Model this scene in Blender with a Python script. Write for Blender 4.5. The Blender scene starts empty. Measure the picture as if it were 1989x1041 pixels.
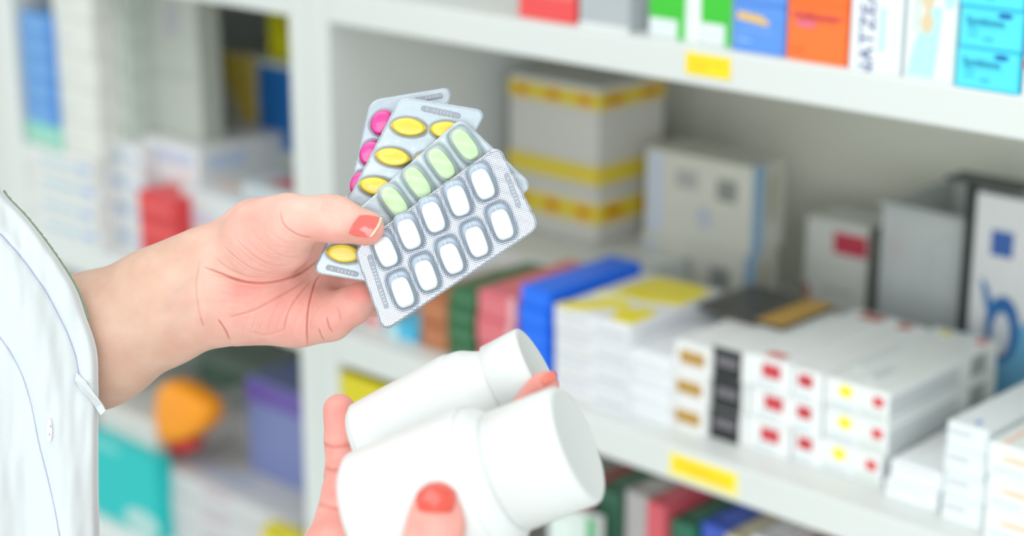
import bpy, bmesh, math, random
import numpy as np
from mathutils import Vector, Matrix
from mathutils.bvhtree import BVHTree
random.seed(4)
S = bpy.context.scene
COL = S.collection
# ------------------------------------------------------------------ camera
FPX = 3600.0; CX, CY = 994.5, 520.5
_hy = -575 - CY
TH = math.atan(-_hy / FPX); AL = math.atan((3000 + CX) / (FPX / math.cos(TH)))
_h = np.array([-math.cos(AL), math.sin(AL), 0.0]); _z = np.array([0, 0, 1.0])
FW = _h * math.cos(TH) - _z * math.sin(TH)
RT = np.array([math.sin(AL), math.cos(AL), 0.0])
UP = _h * math.sin(TH) + _z * math.cos(TH)
CAM = np.array([0, 0, 1.5])
cd = bpy.data.cameras.new('camera'); cam = bpy.data.objects.new('camera', cd); COL.objects.link(cam)
cam.matrix_world = Matrix(((RT[0], UP[0], -FW[0], CAM[0]), (RT[1], UP[1], -FW[1], CAM[1]), (RT[2], UP[2], -FW[2], CAM[2]), (0, 0, 0, 1)))
cd.sensor_width = 36; cd.lens = 36 * FPX / 1989; cd.clip_start = 0.05
cd.dof.use_dof = True; cd.dof.focus_distance = 0.938; cd.dof.aperture_fstop = cd.lens / 17.0
S.camera = cam
# ------------------------------------------------------------------ world, lights, exposure
S.view_settings.view_transform = 'Standard'; S.view_settings.look = 'None'
S.view_settings.gamma = 1; S.view_settings.use_curve_mapping = False
S.view_settings.exposure = 0.25
w = bpy.data.worlds.new('world'); S.world = w; w.use_nodes = True
w.node_tree.nodes['Background'].inputs[0].default_value = (0.93, 1.0, 0.985, 1)
w.node_tree.nodes['Background'].inputs[1].default_value = 0.84
def area(name, loc, target, sx, sy, power, col):
    l = bpy.data.lights.new(name, 'AREA'); l.shape = 'RECTANGLE'; l.size = sx; l.size_y = sy
    l.energy = power; l.color = col
    o = bpy.data.objects.new(name, l); COL.objects.link(o); o.location = loc
    o.rotation_euler = (Vector(target) - Vector(loc)).to_track_quat('-Z', 'Y').to_euler()
area('ceiling_or_fill_light', (-0.9, 0.1, 2.9), (-0.9, 0.9, 1.0), 2.2, 1.2, 12, (1.0, 0.985, 0.95))
area('ceiling_or_fill_light', (1.1, -1.5, 1.55), (-0.9, 1.0, 1.1), 2.2, 1.5, 34, (0.93, 0.98, 1.0))  # added unseen fill lamp, low beside the camera, brightening the shelf interiors

# ------------------------------------------------------------------ pixel helpers (photograph pixels -> places in the room)
def P(px, py, d): return CAM + d * (FW + RT * (px - CX) / FPX - UP * (py - CY) / FPX)
def proj(p):
    v = np.asarray(p) - CAM; d = v @ FW
    return CX + FPX * (v @ RT) / d, CY - FPX * (v @ UP) / d, d
def PZ(px, py, Z):
    r = P(px, py, 1) - CAM; return CAM + r * (Z - CAM[2]) / r[2]
def PY(px, py, Y):
    r = P(px, py, 1) - CAM; return CAM + r * (Y - CAM[1]) / r[1]
def X_at(px, Y, Z):
    k = (px - CX) / FPX; n = RT - k * FW          # n.(p-CAM)=0
    return CAM[0] - (n[1] * (Y - CAM[1]) + n[2] * (Z - CAM[2])) / n[0]
def Z_at(py, X, Y):
    k = -(py - CY) / FPX; n = UP - k * FW
    return CAM[2] - (n[0] * (X - CAM[0]) + n[1] * (Y - CAM[1])) / n[2]

# ------------------------------------------------------------------ materials
_M = {}
def mat(name, col, rough=0.5, metal=0.0, coat=0.0, noise=0.03, scale=60.0, sss=0.0, bump=0.0):
    key = (name, tuple(col), rough, metal)
    if key in _M: return _M[key]
    m = bpy.data.materials.new(name); m.use_nodes = True; nt = m.node_tree; b = nt.nodes['Principled BSDF']
    tc = nt.nodes.new('ShaderNodeTexCoord'); nz = nt.nodes.new('ShaderNodeTexNoise'); nz.inputs['Scale'].default_value = scale
    nt.links.new(tc.outputs['Object'], nz.inputs['Vector'])
    mx = nt.nodes.new('ShaderNodeMix'); mx.data_type = 'RGBA'
    mx.inputs[6].default_value = (*[c * (1 - noise) for c in col], 1); mx.inputs[7].default_value = (*[min(1, c * (1 + noise)) for c in col], 1)
    nt.links.new(nz.outputs[0], mx.inputs[0]); nt.links.new(mx.outputs[2], b.inputs['Base Color'])
    b.inputs['Roughness'].default_value = rough; b.inputs['Metallic'].default_value = metal
    b.inputs['Coat Weight'].default_value = coat
    if sss: b.inputs['Subsurface Weight'].default_value = sss; b.inputs['Subsurface Scale'].default_value = 0.004; b.inputs['Subsurface Radius'].default_value = (1, .9, .85)
    if bump:
        bp = nt.nodes.new('ShaderNodeBump'); bp.inputs['Strength'].default_value = bump; bp.inputs['Distance'].default_value = 0.001
        nt.links.new(nz.outputs[0], bp.inputs['Height']); nt.links.new(bp.outputs[0], b.inputs['Normal'])
    _M[key] = m; return m
def s2l(r, g, b): return tuple(((c / 255) / 12.92 if c <= 10 else ((c / 255 + 0.055) / 1.055) ** 2.4) for c in (r, g, b))
def paper(r, g, b): return mat('printed_card', s2l(r, g, b), 0.42, 0, 0.1)

# ------------------------------------------------------------------ object helpers
def tag(o, label=None, cat=None, group=None, kind=None):
    if label: o['label'] = label
    if cat: o['category'] = cat
    if group: o['group'] = group
    if kind: o['kind'] = kind
    return o
def empty(name, loc=(0, 0, 0), rz=0.0):
    o = bpy.data.objects.new(name, None); COL.objects.link(o); o.location = loc; o.rotation_euler = (0, 0, rz); return o
def link(name, me, m, parent=None, smooth=False):
    o = bpy.data.objects.new(name, me); COL.objects.link(o)
    if m: me.materials.append(m)
    if parent: o.parent = parent
    if smooth: me.polygons.foreach_set('use_smooth', [True] * len(me.polygons))
    return o
def pydata(name, v, f, m, parent=None, smooth=False):
    me = bpy.data.meshes.new(name); me.from_pydata([tuple(map(float, p)) for p in v], [], f); me.update()
    return link(name, me, m, parent, smooth)
def bm_box(bm, x0, x1, y0, y1, z0, z1, bev=0.0, seg=2):
    r = bmesh.ops.create_cube(bm, size=1)['verts']
    for v in r: v.co = Vector(((x0 + x1) / 2 + v.co.x * (x1 - x0), (y0 + y1) / 2 + v.co.y * (y1 - y0), (z0 + z1) / 2 + v.co.z * (z1 - z0)))
    if bev:
        es = list({e for v in r for e in v.link_edges})
        bmesh.ops.bevel(bm, geom=es, offset=bev, segments=seg, affect='EDGES', profile=0.5)
def box(name, x0, x1, y0, y1, z0, z1, m, parent=None, bev=0.0008):
    bm = bmesh.new(); bm_box(bm, x0, x1, y0, y1, z0, z1, bev)
    me = bpy.data.meshes.new(name); bm.to_mesh(me); bm.free()
    return link(name, me, m, parent)

# ------------------------------------------------------------------ the shelving
Y0 = 1.0708; YB = Y0 + 0.42
T1B, T1T, MB, MT = 1.2315, 1.260, 0.913, 0.943
XL, XD0, XDM, XD1, XR = -1.745, -1.286, -1.259, -1.232, -0.28
WHITE = mat('white_laminate', (0.72, 0.745, 0.73), 0.38, 0, 0.0, 0.01, 8)
BACK = mat('white_back_board', (0.86, 0.86, 0.76), 0.6, 0, 0.0, 0.015, 8)
def unit(x0, x1, label):
    u = tag(empty('shelving_unit', ((x0 + x1) / 2, YB, 0.0)), label, 'shelves')
    c = (x0 + x1) / 2
    def b(n, a0, a1, y0, y1, z0, z1, m, bev=0.002): return box(n, a0 - c, a1 - c, y0 - YB, y1 - YB, z0, z1, m, u, bev)
    t = 0.027
    b('side_panel', x0, x0 + t, Y0, YB, 0, 2.0, WHITE); b('side_panel', x1 - t, x1, Y0, YB, 0, 2.0, WHITE)
    for z in (0.08, 0.595, MB, T1B, 1.55, 1.87):
        s = b('shelf_board', x0 + t, x1 - t, Y0, YB - 0.006, z, z + (MT - MB if z == MB else 0.0287), WHITE)
    b('back_panel', x0 + t, x1 - t, YB - 0.006, YB, 0.0, 2.0, BACK, 0.0005)
    return u
unit(XL - 0.027, XDM, 'white shelving bay on the left, behind the forearm, seen at a slant')
unit(XDM, XR, 'white shelving bay on the right, its edges carrying the yellow tags')
fl = box('floor', -4, 3, -2.5, 2.2, -0.05, 0, mat('pale_floor_tile', (0.62, 0.63, 0.6), 0.4, 0, 0, .04, 3)); tag(fl, kind='structure')
wb = box('wall_back', -4, 3, YB + 0.01, YB + 0.1, 0, 3.0, mat('wall_paint', (0.75, 0.76, 0.74), 0.7)); tag(wb, kind='structure')

# ------------------------------------------------------------------ cartons
def text_part(name, s, size, m, parent, loc, rot, shear=0.0):
    cu = bpy.data.curves.new(name, 'FONT'); cu.body = s; cu.size = size; cu.extrude = 0.00015; cu.align_x = 'CENTER'; cu.align_y = 'CENTER'
    cu.materials.append(m)
    o = bpy.data.objects.new(name, cu); COL.objects.link(o)
    me = bpy.data.meshes.new_from_object(o.evaluated_get(bpy.context.evaluated_depsgraph_get())); bpy.data.objects.remove(o)
    o = bpy.data.objects.new(name, me); COL.objects.link(o); o.parent = parent; o.location = loc; o.rotation_euler = rot
    return o
CARTS = []
WH = (236, 238, 238)
def carton(name, label, X, Y, Z, wd, dp, ht, rz=0.0, col=WH, group=None, prints=(), flap='front', cat='box'):
    """a folding carton: origin at the front left bottom corner; x along the shelf, y into the shelf.
    prints: (face, u0, u1, v0, v1, colour[, 'e'=ellipse]) with fractions of the face"""
    root = tag(empty(name, (X, Y, Z), rz), label, cat, group); CARTS.append((root, wd, dp, ht))
    body = box('carton_body', 0, wd, 0, dp, 0, ht, paper(*col), root, min(0.0007, ht * .08))
    if flap == 'front' and ht > 0.006:      # the tucked end flap: a thin tongue and its thumb notch
        box('end_flap', 0.0012, wd - 0.0012, -0.0004, 0.0, 0.0012, ht - 0.0012, paper(*col), root, 0)
    for ip, p in enumerate(prints):
        face, u0, u1, v0, v1, c = p[:6]; e = 0.0003 + .00012 * ip; m = paper(*c)
        if face == 'F': q = lambda u, v: (u * wd, -0.0004 - e, v * ht); n = (0, e, 0)
        elif face == 'T': q = lambda u, v: (u * wd, v * dp, ht + e); n = (0, 0, -e)
        elif face == 'R': q = lambda u, v: (wd + e, u * dp, v * ht); n = (-e, 0, 0)
        else: q = lambda u, v: (-e, (1 - u) * dp, v * ht); n = (e, 0, 0)
        if len(p) > 6 and p[6] == 'e':
            pts = [(u0 + (u1 - u0) * (.5 + .5 * math.cos(a)), v0 + (v1 - v0) * (.5 + .5 * math.sin(a))) for a in [k * math.pi / 10 for k in range(20)]]
        elif len(p) > 6 and p[6] == 't': pts = p[7]
        else: pts = [(u0, v0), (u1, v0), (u1, v1), (u0, v1)]
        top = [q(*t) for t in pts]; bot = [tuple(a + b for a, b in zip(t, n)) for t in top]; k = len(pts)
        pydata('printed_panel', top + bot, [list(range(k)), list(range(2 * k - 1, k - 1, -1))] + [[i, i + k, (i + 1) % k + k, (i + 1) % k] for i in range(k)], m, root)
    return root
def on_shelf(pxl, pxr, s, Z):
    Y = Y0 + s; a = X_at(pxl, Y, Z); b = X_at(pxr, Y, Z); return a, Y, b - a
def place(name, label, pxl, pxr, s, Z, ytop, dp, col=WH, prints=(), rz=0.0, group=None, n=1, labels=None, ht=None, cat='box'):
    """pxl/pxr: columns of the front bottom corners, s: set-back from the shelf edge, ytop: row of the left top corner"""
    X, Y, wd = on_shelf(pxl, pxr, s, Z)
    if ht is None: ht = Z_at(ytop, X, Y) - Z
    h1 = ht / n
    for k in range(n):
        lb = labels[k] if labels else label
        j = random.uniform(-.0012, .0012) if n > 1 else 0
        carton(name, lb, X + j, Y + j, Z + k * h1, wd, dp, h1 - 0.0004, rz + (random.uniform(-.01, .01) if n > 1 else 0), col, group, prints)
    return X, Y, wd, ht

GREY = (196, 198, 200); DG = (120, 124, 126)
def stacklabels(base, n, extra=None):
    nm = {2: ['bottom', 'top'], 3: ['bottom', 'middle', 'topmost'], 4: ['bottom', 'second lowest', 'second from top', 'topmost'], 5: ['bottom', 'second lowest', 'middle', 'second from top', 'topmost'], 6: ['bottom', 'second lowest', 'third lowest', 'third from top', 'second from top', 'topmost']}[n]
    return [f'{k} {base}' for k in nm]

# --- upper shelf, right bay
Z1 = T1T
place('medicine_carton', 'red carton at the left end of the upper shelf, cut by the frame', 1008, 1118, 0.012, Z1, -60, 0.09, (236, 78, 78), [('F', .04, .96, .5, .95, (246, 120, 118))])
place('medicine_carton', 'silver grey carton right of the red one on the upper shelf', 1125, 1222, 0.012, Z1, -70, 0.09, (178, 184, 188), [('F', 0, 1, 0, .08, (228, 232, 232))])
gp = lambda w0: [('F', .0, 1, .30, .40, (60, 196, 50)), ('F', .80, 1, .02, .30, (60, 196, 50)), ('F', .0, .8, .03, .30, (226, 232, 236)), ('F', .0, 1, .4, .95, (60, 196, 50))]
place('medicine_carton', 'white carton with green corner band, left of its twin', 1262, 1330, 0.012, Z1, -60, 0.09, (238, 244, 240), gp(0))
place('medicine_carton', 'white carton with green corner band, touching the blue carton', 1362, 1420, 0.012, Z1, -60, 0.09, (238, 244, 240), gp(0))
place('medicine_carton', 'plain white carton standing between the two green and white ones', 1333, 1360, 0.014, Z1, -60, 0.09, (240, 244, 244), [('F', .1, .9, .7, .72, (215, 222, 222))])
r = place('medicine_carton', 'cornflower blue carton with a yellow stroke on the upper shelf', 1423, 1524, 0.010, Z1, -70, 0.09, (92, 150, 232), [('F', .08, .66, .36, .44, (232, 190, 110), 't', [(.06, .38), (.3, .36), (.66, .33), (.7, .37), (.55, .44), (.1, .47)]), ('F', .1, .35, .12, .15, (150, 190, 240)), ('F', 0, 1, .57, .585, (60, 110, 200)), ('F', .15, .8, .24, .27, (120, 170, 236))])
r = place('medicine_carton', 'bright orange carton with purple print on the upper shelf', 1527, 1642, 0.008, Z1, -80, 0.09, (255, 120, 50), [('F', .06, .95, .44, .485, (226, 92, 70)), ('F', .14, .5, .35, .41, (232, 110, 150), 'e'), ('F', 0, 1, .56, .57, (236, 98, 30)), ('F', 0, 1, .62, .63, (236, 98, 30)), ('F', .08, .3, .1, .12, (240, 100, 30))])
text_part('printed_lettering', 'Solfluoran', CARTS[-1][1] * .17, paper(200, 80, 90), CARTS[-1][0], (CARTS[-1][1] * .5, -.0018, CARTS[-1][3] * .46), (math.pi / 2, 0, 0))
X, Y, wd, ht = place('medicine_carton', 'white carton with dark upright lettering beside the orange one', 1648, 1746, 0.006, Z1, -80, 0.09, (238, 242, 248), [('F', .6, .68, .2, .6, (176, 220, 250)), ('F', .85, .87, .05, .95, (206, 214, 222))])
for t_, v_ in (('NATZEA', .36),):
    text_part('printed_lettering', t_, wd * .42, paper(70, 90, 140), CARTS[-1][0], (wd * .36, -.0008, ht * .34), (math.pi / 2, -math.pi / 2, 0))
X, Y, wd, ht = place('medicine_carton', 'white carton with tan drops over a pale teal sweep', 1754, 1850, 0.005, Z1, -90, 0.09, (234, 242, 240),
    [('F', .08, .5, .03, .36, (186, 232, 238), 't', [(.08, .03), (.62, .03), (.72, .6), (.5, .6), (.2, .3)]), ('F', .3, .56, .38, .56, (226, 206, 172), 'e'), ('F', .3, .56, .56, .78, (228, 208, 176), 'e'), ('F', .18, .26, .4, .9, (208, 220, 214)), ('F', .75, .95, .6, .75, (190, 234, 240), 'e')])
cyp = [('F', .6, .84, .78, .93, (20, 110, 175), 'e'), ('F', .14, .3, .3, .34, (60, 180, 215)), ('F', .4, .55, .22, .28, (60, 180, 215)), ('F', 0, 1, 0, .02, (50, 180, 200)), ('F', .14, .3, .45, .5, (60, 190, 220))]
place('medicine_carton', None, 1858, 1978, 0.003, Z1, -72, 0.09, (88, 226, 250), cyp, n=3, group='cyan cartons on the upper shelf', labels=stacklabels('cyan carton of the stack on the upper shelf', 3))
for rt, w_, d_, h_ in CARTS[-3:]:
    text_part('printed_lettering', 'Symbions', w_ * .16, paper(24, 110, 150), rt, (w_ * .42, -.0018, h_ * .66), (math.pi / 2, 0, 0))
place('medicine_carton', 'white carton with purple edge cut by the right frame on the upper shelf', 1984, 2080, 0.002, Z1, -90, 0.09, (240, 242, 248), [('F', 0, .2, .3, .6, (150, 130, 210)), ('F', 0, .2, .2, .26, (230, 90, 110))])

# --- shelf-edge tags
def price_tag(label, pa, pb, zt, zb, border=False):
    a = PY(*pa, Y0)[0]; b = PY(*pb, Y0)[0]
    t = tag(empty('price_tag', (a, Y0, zb)), label, 'shelf label')
    box('tag_card', 0, b - a, -0.0012, -0.0002, 0, zt - zb, paper(255, 224, 10), t, 0.0003)
    L = b - a; H = zt - zb
    for (u0, u1, v) in ((.08, .55, .62), (.6, .92, .62), (.1, .5, .32)) if not border else ((.1, .62, .6), (.3, .9, .3)):
        box('printed_line', u0 * L, u1 * L, -0.0014, -0.0012, v * H - .0008, v * H + .0008, paper(236, 196, 20), t, 0)
    if border:
        box('tag_holder', -0.004, L + .004, -0.0004, 0.0002, -0.005, H + .002, paper(246, 236, 150), t, 0)
price_tag('small yellow price tag on the upper shelf edge', (1333, 120), (1420, 130), 1.2555, 1.2395)
price_tag('long yellow price tag on the middle shelf edge', (1307, 900), (1427, 930), 0.9355, 0.9225, True)

# --- middle shelf, right bay: the back row
Z2 = MT
BAND = (222, 200, 60); OR = (236, 176, 20)
def bandprints(fx, top):
    pr = []
    for f in ('F', 'R'):
        if top:
            pr += [(f, 0, 1, .80, .93, BAND), (f, 0, 1, .08, .24, (206, 196, 90))]
        else: pr += [(f, 0, 1, .62, .84, BAND)]
        v = (.815, .915) if top else (.65, .81)
        for u in ((.1, .24), (.42, .56), (.74, .88)) if f == 'F' else ((.12, .36), (.62, .88)):
            pr.append((f, u[0], u[1], v[0], v[1], OR, 'e'))
            pr.append((f, u[0] + .03, u[1] - .03, v[0] + .035, v[1] - .035, (150, 110, 20), 'e'))
    return pr
X, Y, wd = on_shelf(990, 1158, 0.20, Z2)
XR_ = X + wd; zc0 = Z_at(478, XR_, Y); zc1 = Z_at(376, XR_, Y); zc2 = Z_at(172, XR_, Y)
carton('cardboard_carton', 'flat white carton under the big yellow banded cartons', X - .02, Y - .07, Z2, wd + .10, .19, zc0 - Z2 - .0005, 0, (216, 218, 216), None, [('F', .2, .8, .3, .5, (196, 198, 198))])
def bands(z0, z1, rows_):
    pr = []
    for (ya, yb, oval) in rows_:
        va = (Z_at(ya, XR_, Y) - z0) / (z1 - z0); vb = (Z_at(yb, XR_, Y) - z0) / (z1 - z0)
        for f in ('F', 'R'):
            pr.append((f, 0, 1, vb, va, BAND))
            if oval:
                for u in ((.06, .24), (.40, .60), (.76, .94)) if f == 'F' else ((.05, .4), (.6, .95)):
                    pr.append((f, u[0], u[1], vb + (va - vb) * .05, vb + (va - vb) * .95, OR, 'e')); pr.append((f, u[0] + .04, u[1] - .04, vb + (va - vb) * .35, vb + (va - vb) * .65, (150, 116, 20), 'e'))
    return pr
carton('cardboard_carton', 'lower big carton with yellow bands, below its twin at the back', X, Y, zc0, wd, .095, zc1 - zc0 - .0005, 0, (206, 204, 198), 'big yellow banded cartons', bands(zc0, zc1, [(398, 438, 1)]))
carton('cardboard_carton', 'upper big carton with yellow bands and dark ovals, on its twin', X, Y, zc1, wd, .095, zc2 - zc1, 0, (206, 204, 198), 'big yellow banded cartons', bands(zc1, zc2, [(184, 216, 1), (326, 362, 0)]))
X, Y, wd = on_shelf(896, 984, 0.30, Z2)
X = max(X, XD1 + .002); wd = X_at(984, Y, Z2) - X; hq = zc2 - Z2 + .012
carton('cardboard_carton', 'tall carton with yellow band hidden left behind the two banded ones', X, Y, Z2, max(wd, .06), .08, hq, 0, (206, 204, 190), None, [('F', 0, 1, .84, .93, BAND), ('F', .1, .3, .86, .91, OR, 'e'), ('F', .55, .75, .86, .91, OR, 'e'), ('F', 0, 1, .45, .53, BAND)])
# cream pair
crp = [('F', .03, .17, .05, .95, (196, 204, 220)), ('F', .3, .5, .62, .82, (172, 172, 168)), ('F', .68, .86, .56, .8, (140, 142, 136)), ('F', .5, .64, .2, .45, (186, 192, 206), 'e'), ('R', .0, .35, 0, 1, (150, 186, 216)), ('R', .5, .7, .3, .9, (176, 170, 150), 'e')]
X, Y, wd = on_shelf(1248, 1448, 0.235, Z2)
hc = Z_at(285, X, Y) - Z2
carton('medicine_carton', 'lower large cream carton with grey print, at the back', X - .004, Y, Z2, wd, .05, hc / 2, .0, (208, 207, 196), 'cream cartons at the back', crp)
carton('medicine_carton', 'upper large cream carton with grey print, resting on its twin', X, Y, Z2 + hc / 2, wd, .05, hc / 2, .02, (208, 207, 196), 'cream cartons at the back', crp)
X, Y, wd = on_shelf(1556, 1676, 0.30, Z2)
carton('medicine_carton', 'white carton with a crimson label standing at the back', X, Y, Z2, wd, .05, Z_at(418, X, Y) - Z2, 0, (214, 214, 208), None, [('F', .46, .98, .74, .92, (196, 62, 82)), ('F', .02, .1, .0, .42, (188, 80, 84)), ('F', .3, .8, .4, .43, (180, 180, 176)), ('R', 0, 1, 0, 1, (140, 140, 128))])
# clear plastic bin
def film_mat(name, tint=(0.9, 0.93, 0.95), fac=0.12, rough=0.08, fm=1.3):
    m = bpy.data.materials.new(name); m.use_nodes = True; nt = m.node_tree; nt.nodes.remove(nt.nodes['Principled BSDF'])
    out = nt.nodes['Material Output']; tr = nt.nodes.new('ShaderNodeBsdfTransparent'); gl = nt.nodes.new('ShaderNodeBsdfGlossy'); mx = nt.nodes.new('ShaderNodeMixShader')
    tr.inputs[0].default_value = (*tint, 1); gl.inputs['Roughness'].default_value = rough
    fr = nt.nodes.new('ShaderNodeFresnel'); fr.inputs[0].default_value = 1.5
    ad = nt.nodes.new('ShaderNodeMath'); ad.operation = 'MULTIPLY_ADD'; ad.inputs[1].default_value = fm; ad.inputs[2].default_value = fac
    ad.use_clamp = True
    nt.links.new(fr.outputs[0], ad.inputs[0]); nt.links.new(ad.outputs[0], mx.inputs[0]); nt.links.new(tr.outputs[0], mx.inputs[1]); nt.links.new(gl.outputs[0], mx.inputs[2])
    nt.links.new(mx.outputs[0], out.inputs[0]); return m
CLEAR = film_mat('clear_grey_plastic', (0.93, 0.95, 0.95), 0.02, 0.35)
_nt = CLEAR.node_tree; _df = _nt.nodes.new('ShaderNodeBsdfDiffuse'); _df.inputs[0].default_value = (.88, .92, .92, 1); _m2 = _nt.nodes.new('ShaderNodeMixShader'); _m2.inputs[0].default_value = .40
_o = _nt.nodes['Material Output']; _src = _o.inputs[0].links[0].from_socket; _nt.links.new(_src, _m2.inputs[1]); _nt.links.new(_df.outputs[0], _m2.inputs[2]); _nt.links.new(_m2.outputs[0], _o.inputs[0])
X, Y, wd = on_shelf(1696, 1856, 0.27, Z2)
hb = Z_at(392, X, Y) - Z2; db = .12
bn = tag(empty('plastic_bin', (X, Y, Z2)), 'clear grey plastic bin holding small white cartons', 'bin')
t = .002
for (a, b, c, d_, e, f_) in ((0, wd, 0, t, 0, hb), (0, wd, db - t, db, 0, hb), (0, t, t, db - t, 0, hb), (wd - t, wd, t, db - t, 0, hb), (t, wd - t, t, db - t, 0, t)):
    box('bin_panel', a, b, c, d_, e, f_, CLEAR, bn, .0004)
box('bin_rim', -.002, wd + .002, -.002, 0, hb - .004, hb + .001, mat('grey_plastic', s2l(176, 180, 180), .3), bn, .0006)
carton('medicine_carton', 'white carton with a red orange blob inside the plastic bin', X + .006, Y + .008, Z2 + .035, wd * .46, .08, hb * .58, 0, (226, 226, 222), None, [('F', .0, .3, .72, .98, (240, 90, 60), 'e'), ('F', .6, .72, .1, .6, (190, 190, 190))])
carton('medicine_carton', 'plain white carton right inside the plastic bin', X + wd * .56, Y + .008, Z2 + .035, wd * .36, .08, hb * .55, 0, (222, 224, 222), None, [('F', .2, .8, .5, .52, (200, 200, 200))])
carton('medicine_carton', 'grey carton lying at the bottom of the plastic bin', X + .006, Y + .006, Z2 + .003, wd * .88, .09, .031, 0, (170, 176, 176), None, [('F', .1, .9, .4, .5, (150, 156, 156))])
# tall white and blue carton with a dark strip put in as its edge shadow
X, Y, wd = on_shelf(1868, 1990, 0.25, Z2)
hp = Z_at(372, X, Y) - Z2
carton('medicine_carton', 'tall white carton with navy square above a blue wave, at right', X, Y, Z2, wd, .06, hp, 0, (222, 222, 222), None,
    [('F', .28, .62, .72, .84, (54, 96, 168)), ('F', 0, 1, 0, .36, (112, 178, 216), 't', [(0, 0), (1, 0), (1, .46), (.78, .40), (.6, .26), (.3, .26), (0, .34)]),
     ('F', .28, .82, .22, .54, (40, 104, 168), 'e'), ('F', .40, .68, .25, .46, (214, 218, 224), 'e'), ('F', .2, .5, .5, .7, (50, 116, 176), 't', [(.16, .60), (.26, .58), (.42, .46), (.30, .44)])])
dk = tag(empty('bookend', (X - .006, Y - .004, Z2)), 'dark grey bookend top and edge shadow strip left of the tall blue carton', 'bookend')
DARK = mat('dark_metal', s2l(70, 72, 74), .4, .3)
box('edge_shadow_strip', -.0015, .0015, 0, .014, 0, hp + .006, DARK, dk, .0005)  # dark strip standing in for the shadow along the tall carton's left edge
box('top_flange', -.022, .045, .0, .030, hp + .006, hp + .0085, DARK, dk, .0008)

# --- middle shelf: front row
place('medicine_carton', 'white carton with a red patch, half hidden under the blister cards', 690, 742, 0.03, Z2, 590, .10, (236, 226, 228), [('F', .3, .95, .3, .7, (238, 90, 90), 'e')])
place('medicine_carton', 'sky blue low carton below the corner of the front blister card', 755, 808, 0.03, Z2, 625, .10, (80, 195, 235), [('F', 0, .35, 0, 1, (200, 236, 244))])
place('medicine_carton', None, 815, 868, 0.028, Z2, 565, .10, (180, 108, 66), [('F', .1, .9, .3, .6, (196, 130, 92))], n=2, group='brown cartons', labels=stacklabels('brown carton left of the dark green ones', 2))
place('medicine_carton', None, 872, 924, 0.026, Z2, 555, .12, (46, 106, 66), [('F', .2, .9, .4, .55, (90, 140, 104))], n=4, group='dark green cartons', labels=stacklabels('dark green carton between brown and pink stacks', 4))
place('medicine_carton', None, 928, 1000, 0.024, Z2, 560, .12, (222, 112, 122), [('F', .82, 1, 0, 1, (236, 176, 186)), ('F', .1, .7, .4, .5, (232, 140, 148))], n=3, group='pink cartons', labels=stacklabels('pink carton left of the blue ones', 3))
place('medicine_carton', None, 1008, 1064, 0.022, Z2, 552, .12, (8, 112, 246), [('F', .1, .85, .45, .5, (60, 140, 250))], n=5, group='blue cartons', labels=stacklabels('bright blue carton behind the small white bottle', 5))
yl = (240, 222, 50)
X, Y, wd = on_shelf(1076, 1218, 0.018, Z2)
hw = Z_at(592, X, Y) - Z2; n = 4
lab = stacklabels('white carton with grey print right of the blue stack', 4)
lab[3] = 'topmost white carton with yellow patches on its lid, right of blue'
for k in range(n):
    pr = [('F', .05, .45, .6, .8, (206, 208, 212)), ('F', .55, .95, .35, .55, (200, 204, 208)), ('F', .1, .5, .2, .3, (216, 214, 206)), ('R', .1, .6, .4, .6, (206, 208, 214))]
    if k == 3: pr += [('T', 0, 0, 0, 0, yl, 't', [(.0, .0), (.25, .0), (.62, .30), (.40, .44), (.15, .2), (.0, .1)]), ('T', 0, 0, 0, 0, yl, 't', [(.72, .02), (.98, .02), (.98, .3), (.8, .36), (.58, .22)]), ('T', 0, 0, 0, 0, yl, 't', [(.15, .5), (.6, .45), (.98, .55), (.98, .9), (.7, .98), (.2, .94)]), ('T', .05, .5, .36, .46, (246, 240, 180))]
    carton('medicine_carton', lab[k], X + random.uniform(-.001, .001), Y, Z2 + k * hw / n, wd, .125, hw / n - .0005, .03 + random.uniform(-.012, .012), (228, 229, 234), 'white cartons right of the blue stack', pr)
place('medicine_carton', None, 1222, 1300, 0.024, Z2, 672, .10, (236, 238, 242), [('F', .1, .8, .3, .5, (222, 224, 228))], n=4, group='white cartons left of the gold labels', labels=stacklabels('plain white carton left of the gold label stack', 4))
place('medicine_carton', None, 1303, 1372, 0.030, Z2, 658, .12, (240, 240, 240), [('F', .16, .84, .30, .75, (180, 132, 24)), ('F', .2, .84, .5, .66, (200, 166, 100))], n=3, group='white cartons with gold labels', labels=stacklabels('white carton with a gold end label', 3))
X, Y, wd, ht = place('medicine_carton', None, 1378, 1446, 0.036, Z2, 668, .13, (238, 240, 240), [('F', .04, .86, .02, .98, (30, 32, 35)), ('F', .16, .76, .4, .72, (112, 108, 116)), ('F', .04, .86, .98, 1.0, (18, 20, 22))], n=3, group='cartons with black ends', labels=stacklabels('white carton with a black end', 3))
place('medicine_carton', None, 1449, 1532, 0.037, Z2, 684, .15, (240, 242, 242), [('F', .36, .78, .42, .84, (208, 62, 72)), ('F', .2, .7, .12, .28, (216, 226, 230)), ('T', .3, .7, .04, .10, (216, 84, 84)), ('T', .3, .8, .88, .97, (190, 100, 96))], n=3, group='cartons with a red square', labels=stacklabels('white carton with one larger red square, right of the black ends', 3))
place('medicine_carton', None, 1536, 1590, 0.039, Z2, 712, .15, (240, 242, 242), [('F', .2, .7, .48, .86, (200, 54, 66)), ('F', .1, .7, .1, .28, (220, 228, 232)), ('T', .2, .6, .9, .97, (196, 84, 80))], n=3, group='narrow cartons with a red square', labels=stacklabels('narrow white carton with a small red square', 3))
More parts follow.
